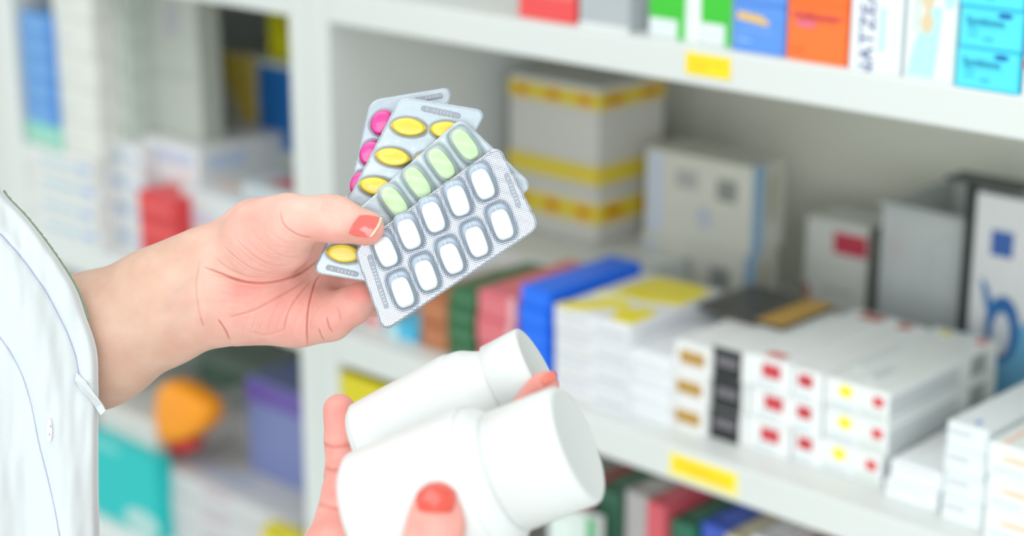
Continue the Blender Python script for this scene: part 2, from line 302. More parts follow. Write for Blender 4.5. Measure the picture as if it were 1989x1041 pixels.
place('medicine_carton', None, 1593, 1714, 0.041, Z2, 730, .16, (238, 241, 240), [('F', .22, .44, .5, .9, (246, 232, 20), 'e'), ('F', .06, .5, .1, .3, (214, 222, 226)), ('F', .76, .92, .5, .8, (220, 70, 76)), ('F', .55, .95, .12, .36, (216, 222, 218)), ('R', .0, .62, .2, .8, (206, 210, 212)), ('R', .74, .88, .2, .85, (158, 162, 162)), ('T', .2, .34, .9, .96, (226, 216, 80), 'e'), ('T', .8, .92, .9, .96, (214, 110, 104)), ('T', .45, .6, .1, .3, (212, 220, 220)), ('T', .1, .18, .2, .6, (222, 230, 232))], n=3, group='cartons with yellow and red dots', labels=stacklabels('white carton with a yellow and a red dot', 3))
bg = tag(empty('flat_package', (X - .018, Y + .062, Z2 + ht), .0), 'flat black package with a gold stripe lying on the white cartons', 'package')
box('carton_body', -.045, .040, 0, .075, 0, .004, paper(62, 60, 58), bg, .0006)
box('gold_stripe', .014, .040, 0.0, .075, .004, .0044, paper(196, 150, 60), bg, 0)
for a in (0, 1, 2):
    pass
place('medicine_carton', None, 1722, 1824, 0.032, Z2, 890, .17, (240, 244, 246), [('F', .06, .8, .62, .8, (216, 212, 220)), ('T', .2, .26, .05, .7, (236, 226, 230))], n=2, group='low white cartons', labels=stacklabels('low white carton with mauve print, right of the yellow dots', 2))
place('medicine_carton', None, 1828, 1906, 0.024, Z2, 815, .17, (234, 240, 242), [('F', .08, .6, .55, .75, (208, 210, 218)), ('T', .5, .62, .04, .09, (120, 140, 214), 'e')], n=4, group='white cartons with a blue dot', labels=stacklabels('pale white carton in the stack second from right', 4))
place('medicine_carton', None, 1910, 2030, 0.018, Z2, 855, .17, (240, 244, 244), [('F', .2, .9, .5, .72, (250, 214, 190), 'e'), ('F', .1, .6, .2, .3, (206, 216, 216)), ('T', .18, .26, .02, .6, (250, 208, 186))], n=3, group='white cartons with peach print', labels=stacklabels('white carton with peach print at the right frame edge', 3))

# --- below the middle shelf, right bay
ZS = .595 + .0287
place('medicine_carton', 'yellow carton below the middle shelf, behind the finger', 662, 800, 0.004, ZS, 716, .12, (222, 206, 20), [('F', .1, .9, .8, .88, (206, 190, 30))])
place('medicine_carton', 'pale carton with a green side under the front bottle', 1062, 1150, 0.01, ZS, 975, .012, (216, 226, 222), [('F', .82, 1, 0, 1, (90, 176, 120)), ('F', .1, .5, .8, .95, (226, 236, 232))])
cols = [((150, 60, 66), 'dark red'), ((60, 104, 84), 'bottle green'), ((190, 186, 186), 'pale grey'), ((214, 92, 104), 'coral red'), ((40, 110, 86), 'sea green'), ((66, 96, 200), 'royal blue'), ((200, 190, 160), 'beige'), ((224, 222, 224), 'white'), ((170, 64, 66), 'brick red'), ((178, 172, 168), 'warm grey'), ((146, 70, 70), 'maroon'), ((160, 158, 156), 'stone grey')]
x = 1160
Xs = -0.965
for i, (c, nm) in enumerate(cols):
    wd = .019 + .006 * ((i * 7) % 3)
    h = .236 + .004 * ((i * 5) % 4)
    carton('medicine_carton', f'{nm} carton standing in the dark row under the middle shelf', Xs, Y0 + .03 + .006 * (i % 3), ZS, wd, .27, h, 0.0, c, 'row of cartons under the middle shelf', [('T', .15, .85, .05, .4, tuple(min(255, v + 40) for v in c)), ('T', .2, .8, .6, .8, tuple(int(v * .7) for v in c))])
    Xs += wd + .002

# --- left bay, middle shelf
def lb(name, label, pxl, pxr, s, Z, ytop, dp, col, prints=(), **k): return place(name, label, pxl, pxr, s, Z, ytop, dp, col, prints, **k)
# low stacks on the shelf
lab = stacklabels('white carton with pale blue print in the far left pile', 4)
X, Y, wd, ht = lb('medicine_carton', None, 62, 196, .006, Z2, 275, .12, (226, 226, 224), [('F', .2, .7, .3, .6, (182, 206, 218)), ('F', .75, .95, .3, .7, (160, 184, 222), 'e')], n=4, group='white cartons piled far left', labels=lab)
ztop = Z2 + ht
X2, Y2, wd2 = on_shelf(56, 118, .006, ztop)
carton('medicine_carton', 'mint green carton under the tall blue stack', X2, Y2, ztop, wd2, .1, .026, 0, (140, 214, 196), None, [('F', .1, .9, .1, .5, (164, 210, 190))])
nb = 5; hb5 = (Z_at(20, X2, Y2) - ztop - .026) / nb
for k in range(nb):
    carton('medicine_carton', stacklabels('azure blue carton of the tall stack at far left', 5)[k], X2 + .002, Y2, ztop + .026 + k * hb5, wd2 - .002, .1, hb5 - .0005, random.uniform(-.02, .02), (96, 156, 220), 'azure cartons stacked at far left', [('F', .3, .8, .4, .5, (130, 180, 226)), ('F', .85, 1, 0, 1, (50, 130, 216))])
X3, Y3, wd3 = on_shelf(122, 198, .010, ztop)
n3 = 5; h3 = (Z_at(-40, X3, Y3) - ztop) / n3
for k in range(n3):
    carton('medicine_carton', stacklabels('ivory white carton in the tall stack beside the azure ones', 5)[k], X3, Y3, ztop + k * h3, wd3, .1, h3 - .0005, random.uniform(-.02, .02), (224, 224, 218), 'ivory cartons beside the azure stack', [('F', .1, .5, .3, .5, (210, 214, 212))])
X, Y, wd, ht = lb('medicine_carton', None, 200, 290, .03, Z2, 262, .12, (222, 224, 226), [('F', .1, .6, .3, .7, (160, 180, 206)), ('F', .7, .9, .3, .6, (186, 200, 226), 'e')], n=4, group='white cartons left of the red stack', labels=stacklabels('white carton with slate blue print left of the red stack', 4))
zt = Z2 + ht
X4, Y4, wd4 = on_shelf(202, 258, .04, zt)
h4 = (Z_at(-40, X4, Y4) - zt) / 5
for k in range(5):
    carton('medicine_carton', stacklabels('grey white carton with dark green print', 5)[k], X4, Y4, zt + k * h4, wd4, .08, h4 - .0005, 0, (196, 204, 196), 'cartons with dark green print', [('F', .1, .8, .2, .5, (134, 158, 150))])
X5, Y5, wd5 = on_shelf(262, 380, .06, zt)
# what the tall grey-green carton stands on
X6, Y6, wd6, h6 = lb('medicine_carton', None, 290, 400, .05, Z2, 262, .12, (226, 226, 228), [('F', .1, .9, .5, .8, (190, 200, 226)), ('R', .1, .5, .4, .8, (196, 210, 236))], n=3, group='white cartons behind the red stack', labels=stacklabels('white carton with lilac print behind the red stack', 3))
carton('medicine_carton', 'large grey green carton at the back of the left bay', X5, Y5 + .01, max(zt, Z2 + h6), wd5, .028, Z_at(-60, X5, Y5) - zt, 0, (188, 192, 184), None, [('F', .1, .9, .35, .4, (178, 184, 176)), ('F', .5, .7, .6, .8, (176, 176, 186), 'e')])
lb('medicine_carton', None, 278, 350, .012, Z2, 368, .10, (222, 58, 62), [('F', .1, .9, .35, .6, (230, 84, 84)), ('F', 0, 1, 0, .04, (170, 40, 44))], n=3, group='red cartons', labels=stacklabels('red carton standing behind the forearm', 3))
lb('medicine_carton', None, 355, 470, .03, Z2, 360, .12, (216, 220, 222), [('F', .1, .6, .2, .5, (206, 200, 220)), ('T', .2, .8, .2, .4, (226, 200, 190))], n=2, group='pale cartons right of the red stack', labels=stacklabels('pale carton right of the red stack', 2))
lb('medicine_carton', None, 475, 572, .05, Z2, 352, .12, (200, 208, 214), [('F', .1, .8, .3, .6, (190, 204, 216)), ('T', .3, .9, .1, .4, (206, 110, 110))], n=2, group='grey blue cartons by the divider', labels=stacklabels('grey blue carton beside the white divider', 2))
X, Y, wd, ht = lb('medicine_carton', 'cream carton with a slanting yellow corner, inside the left bay', 430, 508, .17, Z2, 92, .08, (214, 214, 202), [('F', 0, 0, 0, 0, (236, 206, 96), 't', [(.0, .99), (1, .99), (1, .45), (.72, .62), (.0, .95)])])
lb('medicine_carton', 'white carton with a royal blue panel touching the divider', 514, 600, .16, Z2, 112, .08, (206, 212, 204), [('F', .02, 1, .52, .97, (30, 104, 176))])
X, Y, wd = on_shelf(505, 600, .165, Z2 + ht)
carton('medicine_carton', 'lemon yellow carton high beside the divider', X + .01, Y + .004, Z2 + .30 * 0 + ht, wd, .07, .075, .12, (204, 198, 20), None, [('F', .2, .6, .4, .8, (182, 176, 10), 'e')])

# --- left bay, below the middle shelf
lb('medicine_carton', 'cream carton at the lower left under the forearm', 205, 312, .03, ZS, 775, .10, (216, 212, 208), [('F', .1, .9, .85, .87, (200, 200, 196))])
lb('medicine_carton', 'large turquoise carton beside the coat', 180, 312, .012, ZS, 836, .02, (0, 192, 192), [('F', .05, .5, .86, .98, (110, 208, 204), 'e'), ('F', .5, 1, .0, .3, (176, 214, 212), 'e')])
def pouch(label, pts, depthY, th, col, prints=()):
    """a soft bag-like pouch with a rounded outline"""
    root = tag(empty('medicine_pouch', tuple(PY(pts[0][0], pts[0][1], depthY))), label, 'pouch')
    W = [PY(a, b, depthY) - np.array(root.location) for a, b in pts]
    c = sum(W) / len(W); v = []; f = []; k = len(W)
    for (s, y) in ((.75, -th / 2 - .004), (1, -th / 2 + .003), (1.0, th / 2 - .003), (.75, th / 2 + .004)):
        v += [c + (q - c) * s + np.array([0, y, 0]) for q in W]
    for j in range(3): f += [[j * k + i, j * k + (i + 1) % k, (j + 1) * k + (i + 1) % k, (j + 1) * k + i] for i in range(k)]
    f += [list(range(k - 1, -1, -1)), list(range(3 * k, 4 * k))]
    o = pydata('pouch_body', v, f, paper(*col), root, True)
    for (m_, h_) in (('SUBSURF', 2),):
        s = o.modifiers.new('s', 'SUBSURF'); s.levels = s.render_levels = 2
    return root
pouch('orange drop shaped bag beside the turquoise carton', [(312, 740), (345, 730), (385, 755), (415, 775), (426, 800), (410, 835), (375, 852), (340, 862), (314, 852)], Y0 + .05, .03, (255, 156, 0))
pouch('small red bag under the orange one', [(325, 852), (350, 848), (395, 850), (388, 872), (350, 884), (330, 880)], Y0 + .06, .02, (222, 60, 66))
lb('medicine_carton', 'violet blue carton hanging low by the divider', 492, 600, .09, ZS, 728, .08, (128, 138, 190), [('F', 0, 1, .86, .99, (112, 92, 176))])
lb('medicine_carton', None, 325, 585, .03, ZS, 905, .14, (206, 206, 208), [('T', .1, .5, .1, .3, (186, 196, 214)), ('T', .5, .8, .5, .7, (226, 228, 230)), ('F', .3, .5, .6, .9, (198, 180, 192))], n=3, group='light grey cartons lying low in the left bay', labels=stacklabels('light grey carton lying low in the left bay', 3))
lb('medicine_carton', 'warm grey carton behind the orange bag', 400, 500, .13, ZS, 770, .08, (190, 190, 188), [('F', .1, .8, .8, .84, (206, 206, 206))])
lb('medicine_carton', 'yellow carton at the bottom edge beside the divider', 515, 590, .008, ZS, 1020, .02, (230, 214, 30), [('F', .1, .6, .9, .95, (150, 140, 30))])
lb('medicine_carton', 'added dark green carton standing in for shade under the left middle shelf', 380, 520, .22, ZS, 672, .06, (140, 158, 146), [('F', .1, .8, .7, .9, (110, 136, 120))])  # added carton, its dark colour stands in for the shadow beneath the shelf

#FRONT
# ------------------------------------------------------------------ blister cards
PLASTIC = film_mat('clear_blister_plastic', (0.97, 0.985, 1.0), 0.0, 0.06, .75)
def foil_mat(name, col, pitch=0.00085, ang=0.0, cont=0.35, rough=.33):
    m = bpy.data.materials.new(name); m.use_nodes = True; nt = m.node_tree; b = nt.nodes['Principled BSDF']
    tc = nt.nodes.new('ShaderNodeTexCoord'); sx = nt.nodes.new('ShaderNodeSeparateXYZ'); nt.links.new(tc.outputs['Object'], sx.inputs[0])
    def mth(op, a, b_=None):
        n = nt.nodes.new('ShaderNodeMath'); n.operation = op
        for i, v in enumerate((a, b_)):
            if v is None: continue
            if isinstance(v, (int, float)): n.inputs[i].default_value = v
            else: nt.links.new(v, n.inputs[i])
        return n.outputs[0]
    k = 2 * math.pi / pitch; ca, sa = math.cos(ang), math.sin(ang)
    u = mth('ADD', mth('MULTIPLY', sx.outputs[0], k * ca), mth('MULTIPLY', sx.outputs[1], k * sa))
    v = mth('ADD', mth('MULTIPLY', sx.outputs[0], -k * sa), mth('MULTIPLY', sx.outputs[1], k * ca))
    pr = mth('MULTIPLY', mth('SINE', u), mth('SINE', v))
    mx = nt.nodes.new('ShaderNodeMix'); mx.data_type = 'RGBA'
    mx.inputs[6].default_value = (*[c * (1 - cont) for c in col], 1); mx.inputs[7].default_value = (*[min(1, c * (1 + cont)) for c in col], 1)
    nt.links.new(mth('MULTIPLY_ADD', pr, .5) if False else mth('ADD', mth('MULTIPLY', pr, 0.5), 0.5), mx.inputs[0])
    nt.links.new(mx.outputs[2], b.inputs['Base Color'])
    b.inputs['Metallic'].default_value = .7; b.inputs['Roughness'].default_value = rough
    bp = nt.nodes.new('ShaderNodeBump'); bp.inputs['Strength'].default_value = .5; bp.inputs['Distance'].default_value = 0.00008
    nt.links.new(pr, bp.inputs['Height']); nt.links.new(bp.outputs[0], b.inputs['Normal'])
    return m
FOIL_A = foil_mat('embossed_foil_bold', (.46, .475, .54), .0013, math.radians(24), .7)
FOIL_B = foil_mat('embossed_foil_fine', (.56, .61, .66), .0009, math.radians(45), .16, .4)
FOIL_C = foil_mat('smooth_foil', (.58, .63, .68), .0007, math.radians(30), .05, .35)
POCKET = mat('pocket_foil', (.43, .49, .57), .4, .2); POCKET2 = mat('pocket_foil_pale', (.52, .58, .64), .4, .1)
SLOT = mat('stamped_foil', (.30, .32, .36), .5, .5); MARK = mat('stamped_mark', (.42, .45, .5), .45, .5)
def rounded_outline(L, Wd, r, n=8):
    pts = []
    for cx_, cy_, a0 in ((L - r, r, -90), (L - r, Wd - r, 0), (r, Wd - r, 90), (r, r, 180)):
        for i in range(n + 1):
            a = math.radians(a0 + 90 * i / n); pts.append((cx_ + r * math.cos(a), cy_ + r * math.sin(a)))
    return pts
def tablet_mesh(a, b, c, p, q, band=.25):
    """biconvex tablet: half length a, half width b, half height c; p: outline exponent"""
    v = []; f = []; n = 40; rings = [(0.0, 1.0)]
    prof = []
    for i in range(7):                       # domed cap down to the belt
        t = i / 6 * math.pi / 2; prof.append((math.sin(t) ** q, band + (1 - band) * math.cos(t)))
    prof.append((1.0, band * .9)); prof.append((1.0, -band * .9))
    for i in range(6, -1, -1):
        t = i / 6 * math.pi / 2; prof.append((math.sin(t) ** q, -(band + (1 - band) * math.cos(t))))
    prof = prof[1:-1]
    for s, z in prof:
        for k in range(n):
            A = 2 * math.pi * k / n; ca, sa = math.cos(A), math.sin(A)
            v.append((a * s * math.copysign(abs(ca) ** (2 / p), ca), b * s * math.copysign(abs(sa) ** (2 / p), sa), c * z))
    R_ = len(prof)
    for j in range(R_ - 1): f += [[j * n + k, (j + 1) * n + k, (j + 1) * n + (k + 1) % n, j * n + (k + 1) % n] for k in range(n)]
    v += [(0, 0, c), (0, 0, -c)]; t0, b0 = len(v) - 2, len(v) - 1
    f += [[t0, k, (k + 1) % n] for k in range(n)] + [[b0, (R_ - 1) * n + (k + 1) % n, (R_ - 1) * n + k] for k in range(n)]
    me = bpy.data.meshes.new('tablet'); me.from_pydata(v, [], f); me.update(); me.polygons.foreach_set('use_smooth', [True] * len(me.polygons))
    return me
def blister(label, TL, TR, BL, d, foil, tab, centers, axis_px, pocket, hgt, slots=(), bend=0.0, tabmat=None, tilt=(0, 0), tablet_z=.5, r=.005, pocketmat=None, shift=0.0, BR=None):
    """TL/TR/BL: three corners as photograph pixels at depth d (long side TL-TR)."""
    O = P(*TL, d); ex = P(*TR, d + tilt[0]) - O; L = np.linalg.norm(ex); ex = ex / L
    ey = P(*BL, d + tilt[1]) - O; ey = ey - ex * (ey @ ex); Wd = np.linalg.norm(ey); ey = ey / Wd
    ez = np.cross(ex, ey)
    if ez @ FW > 0: ez = -ez; flip = True
    else: flip = False
    shr = ((P(*BL, d + tilt[1]) - O) @ ex) / Wd
    root = tag(empty('blister_card'), label, 'pill card')
    # local frame: x along, y across, z towards the viewer (kept right handed)
    M = Matrix(((ex[0], ey[0], ez[0], O[0]), (ex[1], ey[1], ez[1], O[1]), (ex[2], ey[2], ez[2], O[2]), (0, 0, 0, 1)))
    if flip:
        O2 = O + ey * Wd; M = Matrix(((ex[0], -ey[0], ez[0], O2[0]), (ex[1], -ey[1], ez[1], O2[1]), (ex[2], -ey[2], ez[2], O2[2]), (0, 0, 0, 1)))
    root.matrix_world = M; Mi = np.array(M.inverted())
    def loc(px, py):                 # pixel -> local point on the card plane
        rr = P(px, py, 1) - CAM; n = ez; t = ((O - CAM) @ n) / (rr @ n); q = CAM + rr * t
        return (Mi @ np.array([*q, 1]))[:2]
    EX = (0, 0)
    if BR:
        t_ = loc(*BR); q_ = (L + shr * Wd, 0.0 if flip else Wd); EX = (t_[0] - q_[0], t_[1] - q_[1])
    bz = lambda x: bend * max(0.0, (x - L * .6) / (L * .4)) ** 2
    # foil: outline fan with inner grid so that it can bend
    def sheet(name, hf, m, z0, th, step):
        nx, ny = int(L / step), int(Wd / step); v = []; f = []
        for j in range(ny + 1):
            for i in range(nx + 1):
                x, y = L * i / nx, Wd * j / ny
                # pull the grid corners onto the rounded outline
                cx_ = min(max(x, r), L - r); cy_ = min(max(y, r), Wd - r); dx, dy = x - cx_, y - cy_
                if dx and dy:
                    mm = max(abs(dx), abs(dy)); hyp = math.hypot(dx, dy); s = mm / hyp; x, y = cx_ + dx * s, cy_ + dy * s
                vv_ = (Wd - y) if flip else y; xs = x + shr * vv_ + EX[0] * (x / L) * (vv_ / Wd); y = y + EX[1] * (x / L) * (vv_ / Wd); v.append((xs, y, z0 + hf(xs, y) + bz(xs)))
        for j in range(ny):
            for i in range(nx): a = j * (nx + 1) + i; f.append([a, a + 1, a + nx + 2, a + nx + 1])
        o = pydata(name, v, f, m, root, True)
        if th:
            s = o.modifiers.new('s', 'SOLIDIFY'); s.thickness = th; s.offset = -1
        return o
    C_ = [np.array(loc(*c)) for c in centers]
    aa = np.array(loc(centers[0][0] + axis_px[0], centers[0][1] + axis_px[1])) - C_[0]; aa = aa / np.linalg.norm(aa); bb = np.array([-aa[1], aa[0]])
    pa, pb, pp = pocket
    Cn = np.array(C_) - aa * shift
    def dome(x, y):
        d_ = np.array([x, y]) - Cn
        u = np.abs(d_ @ aa) / pa; w_ = np.abs(d_ @ bb) / pb
        rr = (u ** pp + w_ ** pp) ** (1 / pp); k = float(rr.min())
        if k >= 1.12: return 0.0
        if k > 1: return 0.0006 * (1.12 - k) / .12
        t = max(0.0, (1 - k)) / .38
        return 0.0006 + hgt * (1 - (1 - min(1, t)) ** 2.2) ** .7
    def micro(x, y): return 0.00006 * math.sin(x * 900) * math.sin(y * 700)
    sheet('foil', lambda x, y: micro(x, y), foil, 0, .0003, .0015)
    sheet('plastic_film', lambda x, y: dome(x, y) + micro(x, y), PLASTIC, .0006, 0, .0006)
    tm = tablet_mesh(*tab); tm.materials.append(tabmat)
    ang = math.atan2(aa[1], aa[0])
    for c in (C_ if pocketmat else []):
        q_ = c - aa * shift; ring = []
        for k in range(32):
            A = 2 * math.pi * k / 32; ca, sa = math.cos(A), math.sin(A)
            ring.append(q_ + aa * pa * .93 * math.copysign(abs(ca) ** (2 / pp), ca) + bb * pb * .93 * math.copysign(abs(sa) ** (2 / pp), sa))
        pydata('pocket_base', [(t[0], t[1], .00045 + bz(t[0])) for t in ring] + [(t[0], t[1], .0002 + bz(t[0])) for t in ring], [list(range(32)), list(range(63, 31, -1))] + [[i, i + 32, (i + 1) % 32 + 32, (i + 1) % 32] for i in range(32)], pocketmat, root)
        if pocketmat is POCKET:      # the fine fold in the film above each tablet
            p0 = q_ - aa * pa * .86; p1 = q_ - aa * pa * .50; nn_ = bb * .00012; zz = .0040
            cr_ = [p0 - nn_, p1 - nn_, p1 + nn_, p0 + nn_]; hz = [.0022, zz, zz, .0022]
            pydata('film_fold', [(t[0], t[1], h_) for t, h_ in zip(cr_, hz)] + [(t[0], t[1], h_ - .0003) for t, h_ in zip(cr_, hz)], [[0, 1, 2, 3], [7, 6, 5, 4], [0, 4, 5, 1], [1, 5, 6, 2], [2, 6, 7, 3], [3, 7, 4, 0]], WT, root)
    for c in C_:
        o = bpy.data.objects.new('tablet', tm); COL.objects.link(o); o.parent = root
        o.location = (c[0], c[1], tab[2] + .0006 + bz(c[0])); o.rotation_euler = (random.uniform(-.04, .04), random.uniform(-.04, .04), ang + random.uniform(-.05, .05))
    for (p0, p1, wdt) in slots:
        a = np.array(loc(*p0)); b = np.array(loc(*p1)); dirn = (b - a) / np.linalg.norm(b - a); nn = np.array([-dirn[1], dirn[0]]) * wdt; pts = []
        for k in range(9): t = math.pi * k / 8; pts.append(b + nn * math.cos(t) + dirn * wdt * math.sin(t))
        for k in range(9): t = math.pi * k / 8; pts.append(a - nn * math.cos(t) - dirn * wdt * math.sin(t))
        k = len(pts); vv = [(p[0], p[1], .0008 + bz(p[0])) for p in pts] + [(p[0], p[1], .0003 + bz(p[0])) for p in pts]
        pydata('stamped_slot', vv, [list(range(k)), list(range(2 * k - 1, k - 1, -1))] + [[i, i + k, (i + 1) % k + k, (i + 1) % k] for i in range(k)], SLOT, root)
        # embossed characters inside the slot: small ticks
        nseg = int(np.linalg.norm(b - a) / .0017)
        for q in range(1, nseg):
            if (q * 5) % 7 == 3: continue
            c = a + (b - a) * q / nseg
            tk = [c + nn * sx_ * .55 + dirn * sy_ * .00028 for sx_, sy_ in ((-1, -1), (1, -1), (1, 1), (-1, 1))]
            pydata('embossed_mark', [(t[0], t[1], .00095 + bz(t[0])) for t in tk] + [(t[0], t[1], .0007 + bz(t[0])) for t in tk], [[0, 1, 2, 3], [7, 6, 5, 4], [0, 4, 5, 1], [1, 5, 6, 2], [2, 6, 7, 3], [3, 7, 4, 0]], MARK, root)
    return root, loc, L, Wd
def c2p(x, y): return (580 + x / 1.892, 130 + y / 1.892)
WT = mat('white_tablet', (.93, .94, .94), .45, noise=.01); YT = mat('yellow_coated_tablet', s2l(255, 224, 70), .4, coat=.2, noise=.02)
GT = mat('pale_green_tablet', s2l(218, 244, 192), .5, noise=.05, scale=2500); PT = mat('pink_coated_tablet', s2l(245, 60, 165), .3, coat=.4)
r1 = [(323, 680), (408, 615), (497, 553), (588, 493), (678, 432)]; r2 = [(384, 828), (470, 766), (563, 705), (655, 643), (748, 580)]
r1 = [(a, b + 0) for a, b in r1]
D1, D2, D3, D4 = .936, .9435, .9512, .9590
blister('front blister card with ten white tablets in two rows', (686, 483), (969, 281), (745, 646), D1, FOIL_A, (.0077, .0047, .0026, 3.2, 1.0, .35), [c2p(*q) for q in r1 + r2], (38, 95), (.0108, .0068, 3.2), .0048,
        shift=.0015, slots=[(c2p(262, 700), c2p(322, 880), .0013), (c2p(765, 398), c2p(808, 508), .0013)], tabmat=WT, pocketmat=POCKET, BR=(1050, 441))
g = [(355, 498), (440, 428), (527, 358), (612, 288)]
TR2 = c2p(598, 186); BR2 = c2p(862, 436); TL2 = (TR2[0] - 220, TR2[1] + 196); dBL = (BR2[0] - TR2[0], BR2[1] - TR2[1])
gg = [c2p(*q) for q in g]; low = [c2p(q[0] + 105, q[1] + 128) for q in g]
blister('second blister card showing pale green caplets, between white and yellow ones', TL2, TR2, (TL2[0] + dBL[0], TL2[1] + dBL[1]), D2, FOIL_C, (.0088, .0044, .0022, 2.6, .8, .35), gg + low, (62, 88), (.0115, .0068, 3.0), .0045, tabmat=GT, pocketmat=POCKET2, tilt=(.002, 0))
TL3 = c2p(374, 106); TR3 = c2p(692, 158); BL3 = c2p(46, 756)
y1 = [c2p(*q) for q in ((405, 222), (348, 333), (288, 440), (228, 562), (168, 686))]; y2 = [c2p(q[0] + 143, q[1] + 13) for q in ((405, 222), (348, 333), (288, 440), (228, 562), (168, 686))]
blister('blister card with yellow oval tablets behind the green caplets', BL3, TL3, (BL3[0] + TR3[0] - TL3[0], BL3[1] + TR3[1] - TL3[1]), D3, FOIL_B, (.0090, .0046, .0025, 1.75, .8, .5), y1 + y2, (60, 8), (.0098, .0054, 2.0), .0052, tabmat=YT, bend=-.0015,
        slots=[(c2p(460, 152), c2p(585, 178), .0014), (c2p(110, 738), c2p(210, 762), .0014)], tilt=(0, 0))
TL4 = c2p(262, 120); TR4 = c2p(566, 66); BL4 = (TL4[0] - 60, TL4[1] + 262)
p1 = [c2p(*q) for q in ((308, 205), (268, 318), (232, 430))]; p2 = [c2p(q[0] + 140, q[1] - 15) for q in ((308, 205), (268, 318), (232, 430))]
blister('rearmost blister card with pink tablets, top edge furthest back', BL4, TL4, (BL4[0] + TR4[0] - TL4[0], BL4[1] + TR4[1] - TL4[1]), D4, FOIL_B, (.0068, .0056, .0025, 2.0, .9, .25), p1 + p2, (20, -30), (.0076, .0064, 2.2), .0052, tabmat=PT, bend=-.003,
        slots=[(c2p(430, 118), c2p(520, 100), .0012)])

# ------------------------------------------------------------------ pill bottles
BW = mat('white_bottle_plastic', (.74, .755, .75), .35, noise=.004, sss=.25); 
def lathe_mesh(prof, n=96, ribs=None):
    v = []; f = []
    for j, (x, r) in enumerate(prof):
        for k in range(n):
            a = 2 * math.pi * k / n; rr = r
            if ribs and ribs[0] <= x <= ribs[1]: rr = r + ribs[2] * (1 if (k % 2) else 0)
            v.append((x, rr * math.cos(a), rr * math.sin(a)))
    R_ = len(prof)
    for j in range(R_ - 1): f += [[j * n + k, j * n + (k + 1) % n, (j + 1) * n + (k + 1) % n, (j + 1) * n + k] for k in range(n)]
    return v, f
def smooth_prof(pts, n=10):
    """Catmull-Rom through the profile points"""
    out = []
    for i in range(len(pts) - 1):
        p0 = pts[max(0, i - 1)]; p1 = pts[i]; p2 = pts[i + 1]; p3 = pts[min(len(pts) - 1, i + 2)]
        for k in range(n):
            t = k / n
            out.append(tuple(.5 * (2 * p1[c] + (p2[c] - p0[c]) * t + (2 * p0[c] - 5 * p1[c] + 4 * p2[c] - p3[c]) * t * t + (3 * p1[c] - p0[c] - 3 * p2[c] + p3[c]) * t ** 3) for c in (0, 1)))
    out.append(pts[-1]); return out
def bottle(label, base_px, d, dir_px, toward, body, cap):
    """body/cap: profiles (x along axis, radius) in metres; dir_px: image direction of the axis; toward: sine of its lean to the viewer"""
    B = P(*base_px, d); di = RT * dir_px[0] - UP * dir_px[1]; di /= np.linalg.norm(di)
    ax = di * math.sqrt(1 - toward ** 2) - FW * toward
    root = tag(empty('pill_bottle'), label, 'bottle')
    s = np.cross(ax, UP); s /= np.linalg.norm(s); t = np.cross(ax, s)
    root.matrix_world = Matrix(((ax[0], s[0], t[0], B[0]), (ax[1], s[1], t[1], B[1]), (ax[2], s[2], t[2], B[2]), (0, 0, 0, 1)))
    v, f = lathe_mesh(body); pydata('bottle_body', v, f, BW, root, True)
    v, f = lathe_mesh(cap); pydata('screw_cap', v, f, BW, root, True)
    return root
k1 = .83 / 3600
R1 = .0338
body1 = [(0.001, .0001), (.001, .022), (0.0004, .027)] + smooth_prof([(0.0, .029), (.0012, .0318), (.004, R1 - .0004), (.008, R1), (.055, R1), (.060, R1 - .0008), (.064, .0312), (.067, .0286), (.0685, .0272)], 6) + [(.0685, .0262), (.074, .0262)]
cap1 = [(.0700, .0255), (.0698, .0268), (.0703, .0274), (.1015, .0273), (.1030, .0268), (.1039, .0258), (.1042, .0246), (.1041, .0234), (.1040, .0226), (.1039, .0001)]
bottle('larger white pill bottle in front, gripped by the thumb', (722, 1018), .832, (.92, -.39), .29, body1, cap1)
R2_ = .0272
body2 = [(0.001, .0001), (.0008, .016), (0.0003, .021)] + smooth_prof([(0.0, .0225), (.0012, .0252), (.004, R2_ - .0003), (.008, R2_), (.050, R2_), (.0565, R2_ - .0009), (.0625, .0252), (.0675, .0224), (.071, .0206)], 6) + [(.0730, .0198), (.0765, .0195)]
cap2 = [(.0735, .0195), (.0733, .0212), (.0738, .0218), (.0918, .0216), (.0928, .0213), (.0932, .0206), (.0932, .0188), (.0931, .018), (.0930, .0001)]
bottle('smaller white pill bottle behind the larger one', (722, 888), .893, (.876, -.48), .20, body2, cap2)

# ------------------------------------------------------------------ the person: skin grown from a distance field
def SK(px, py, d): return ((px - CX) / FPX * d * 1000, -(py - CY) / FPX * d * 1000, d * 1000)   # camera-frame millimetres (right, up, away)
VOX = 1.25
lo = np.array([-350.0, -335.0, 770.0]); hi = np.array([75.0, 55.0, 1040.0])
_gx, _gy, _gz = [np.arange(lo[i], hi[i], VOX, dtype=np.float32) for i in range(3)]
SH = (len(_gx), len(_gy), len(_gz))
BIG = np.float32(30.0)
def cone(A, ra, B, rb, sl, flat=1.0):
    """distance to a tapered capsule on a sub-grid; flat>1 squeezes it in depth"""
    x = _gx[sl[0]][:, None, None]; y = _gy[sl[1]][None, :, None]; z = _gz[sl[2]][None, None, :]
    A = np.array(A); B = np.array(B); ab = B - A; ab2 = ab @ ab
    if ab2 < 1e-6: ab = np.array([1e-3, 0, 0]); ab2 = 1e-6
    px, py, pz = x - A[0], y - A[1], z - A[2]
    t = np.clip((px * ab[0] + py * ab[1] + pz * ab[2]) / ab2, 0, 1)
    dx, dy, dz = px - t * ab[0], py - t * ab[1], (pz - t * ab[2]) * flat
    return np.sqrt(dx * dx + dy * dy + dz * dz) - (ra + (rb - ra) * t)
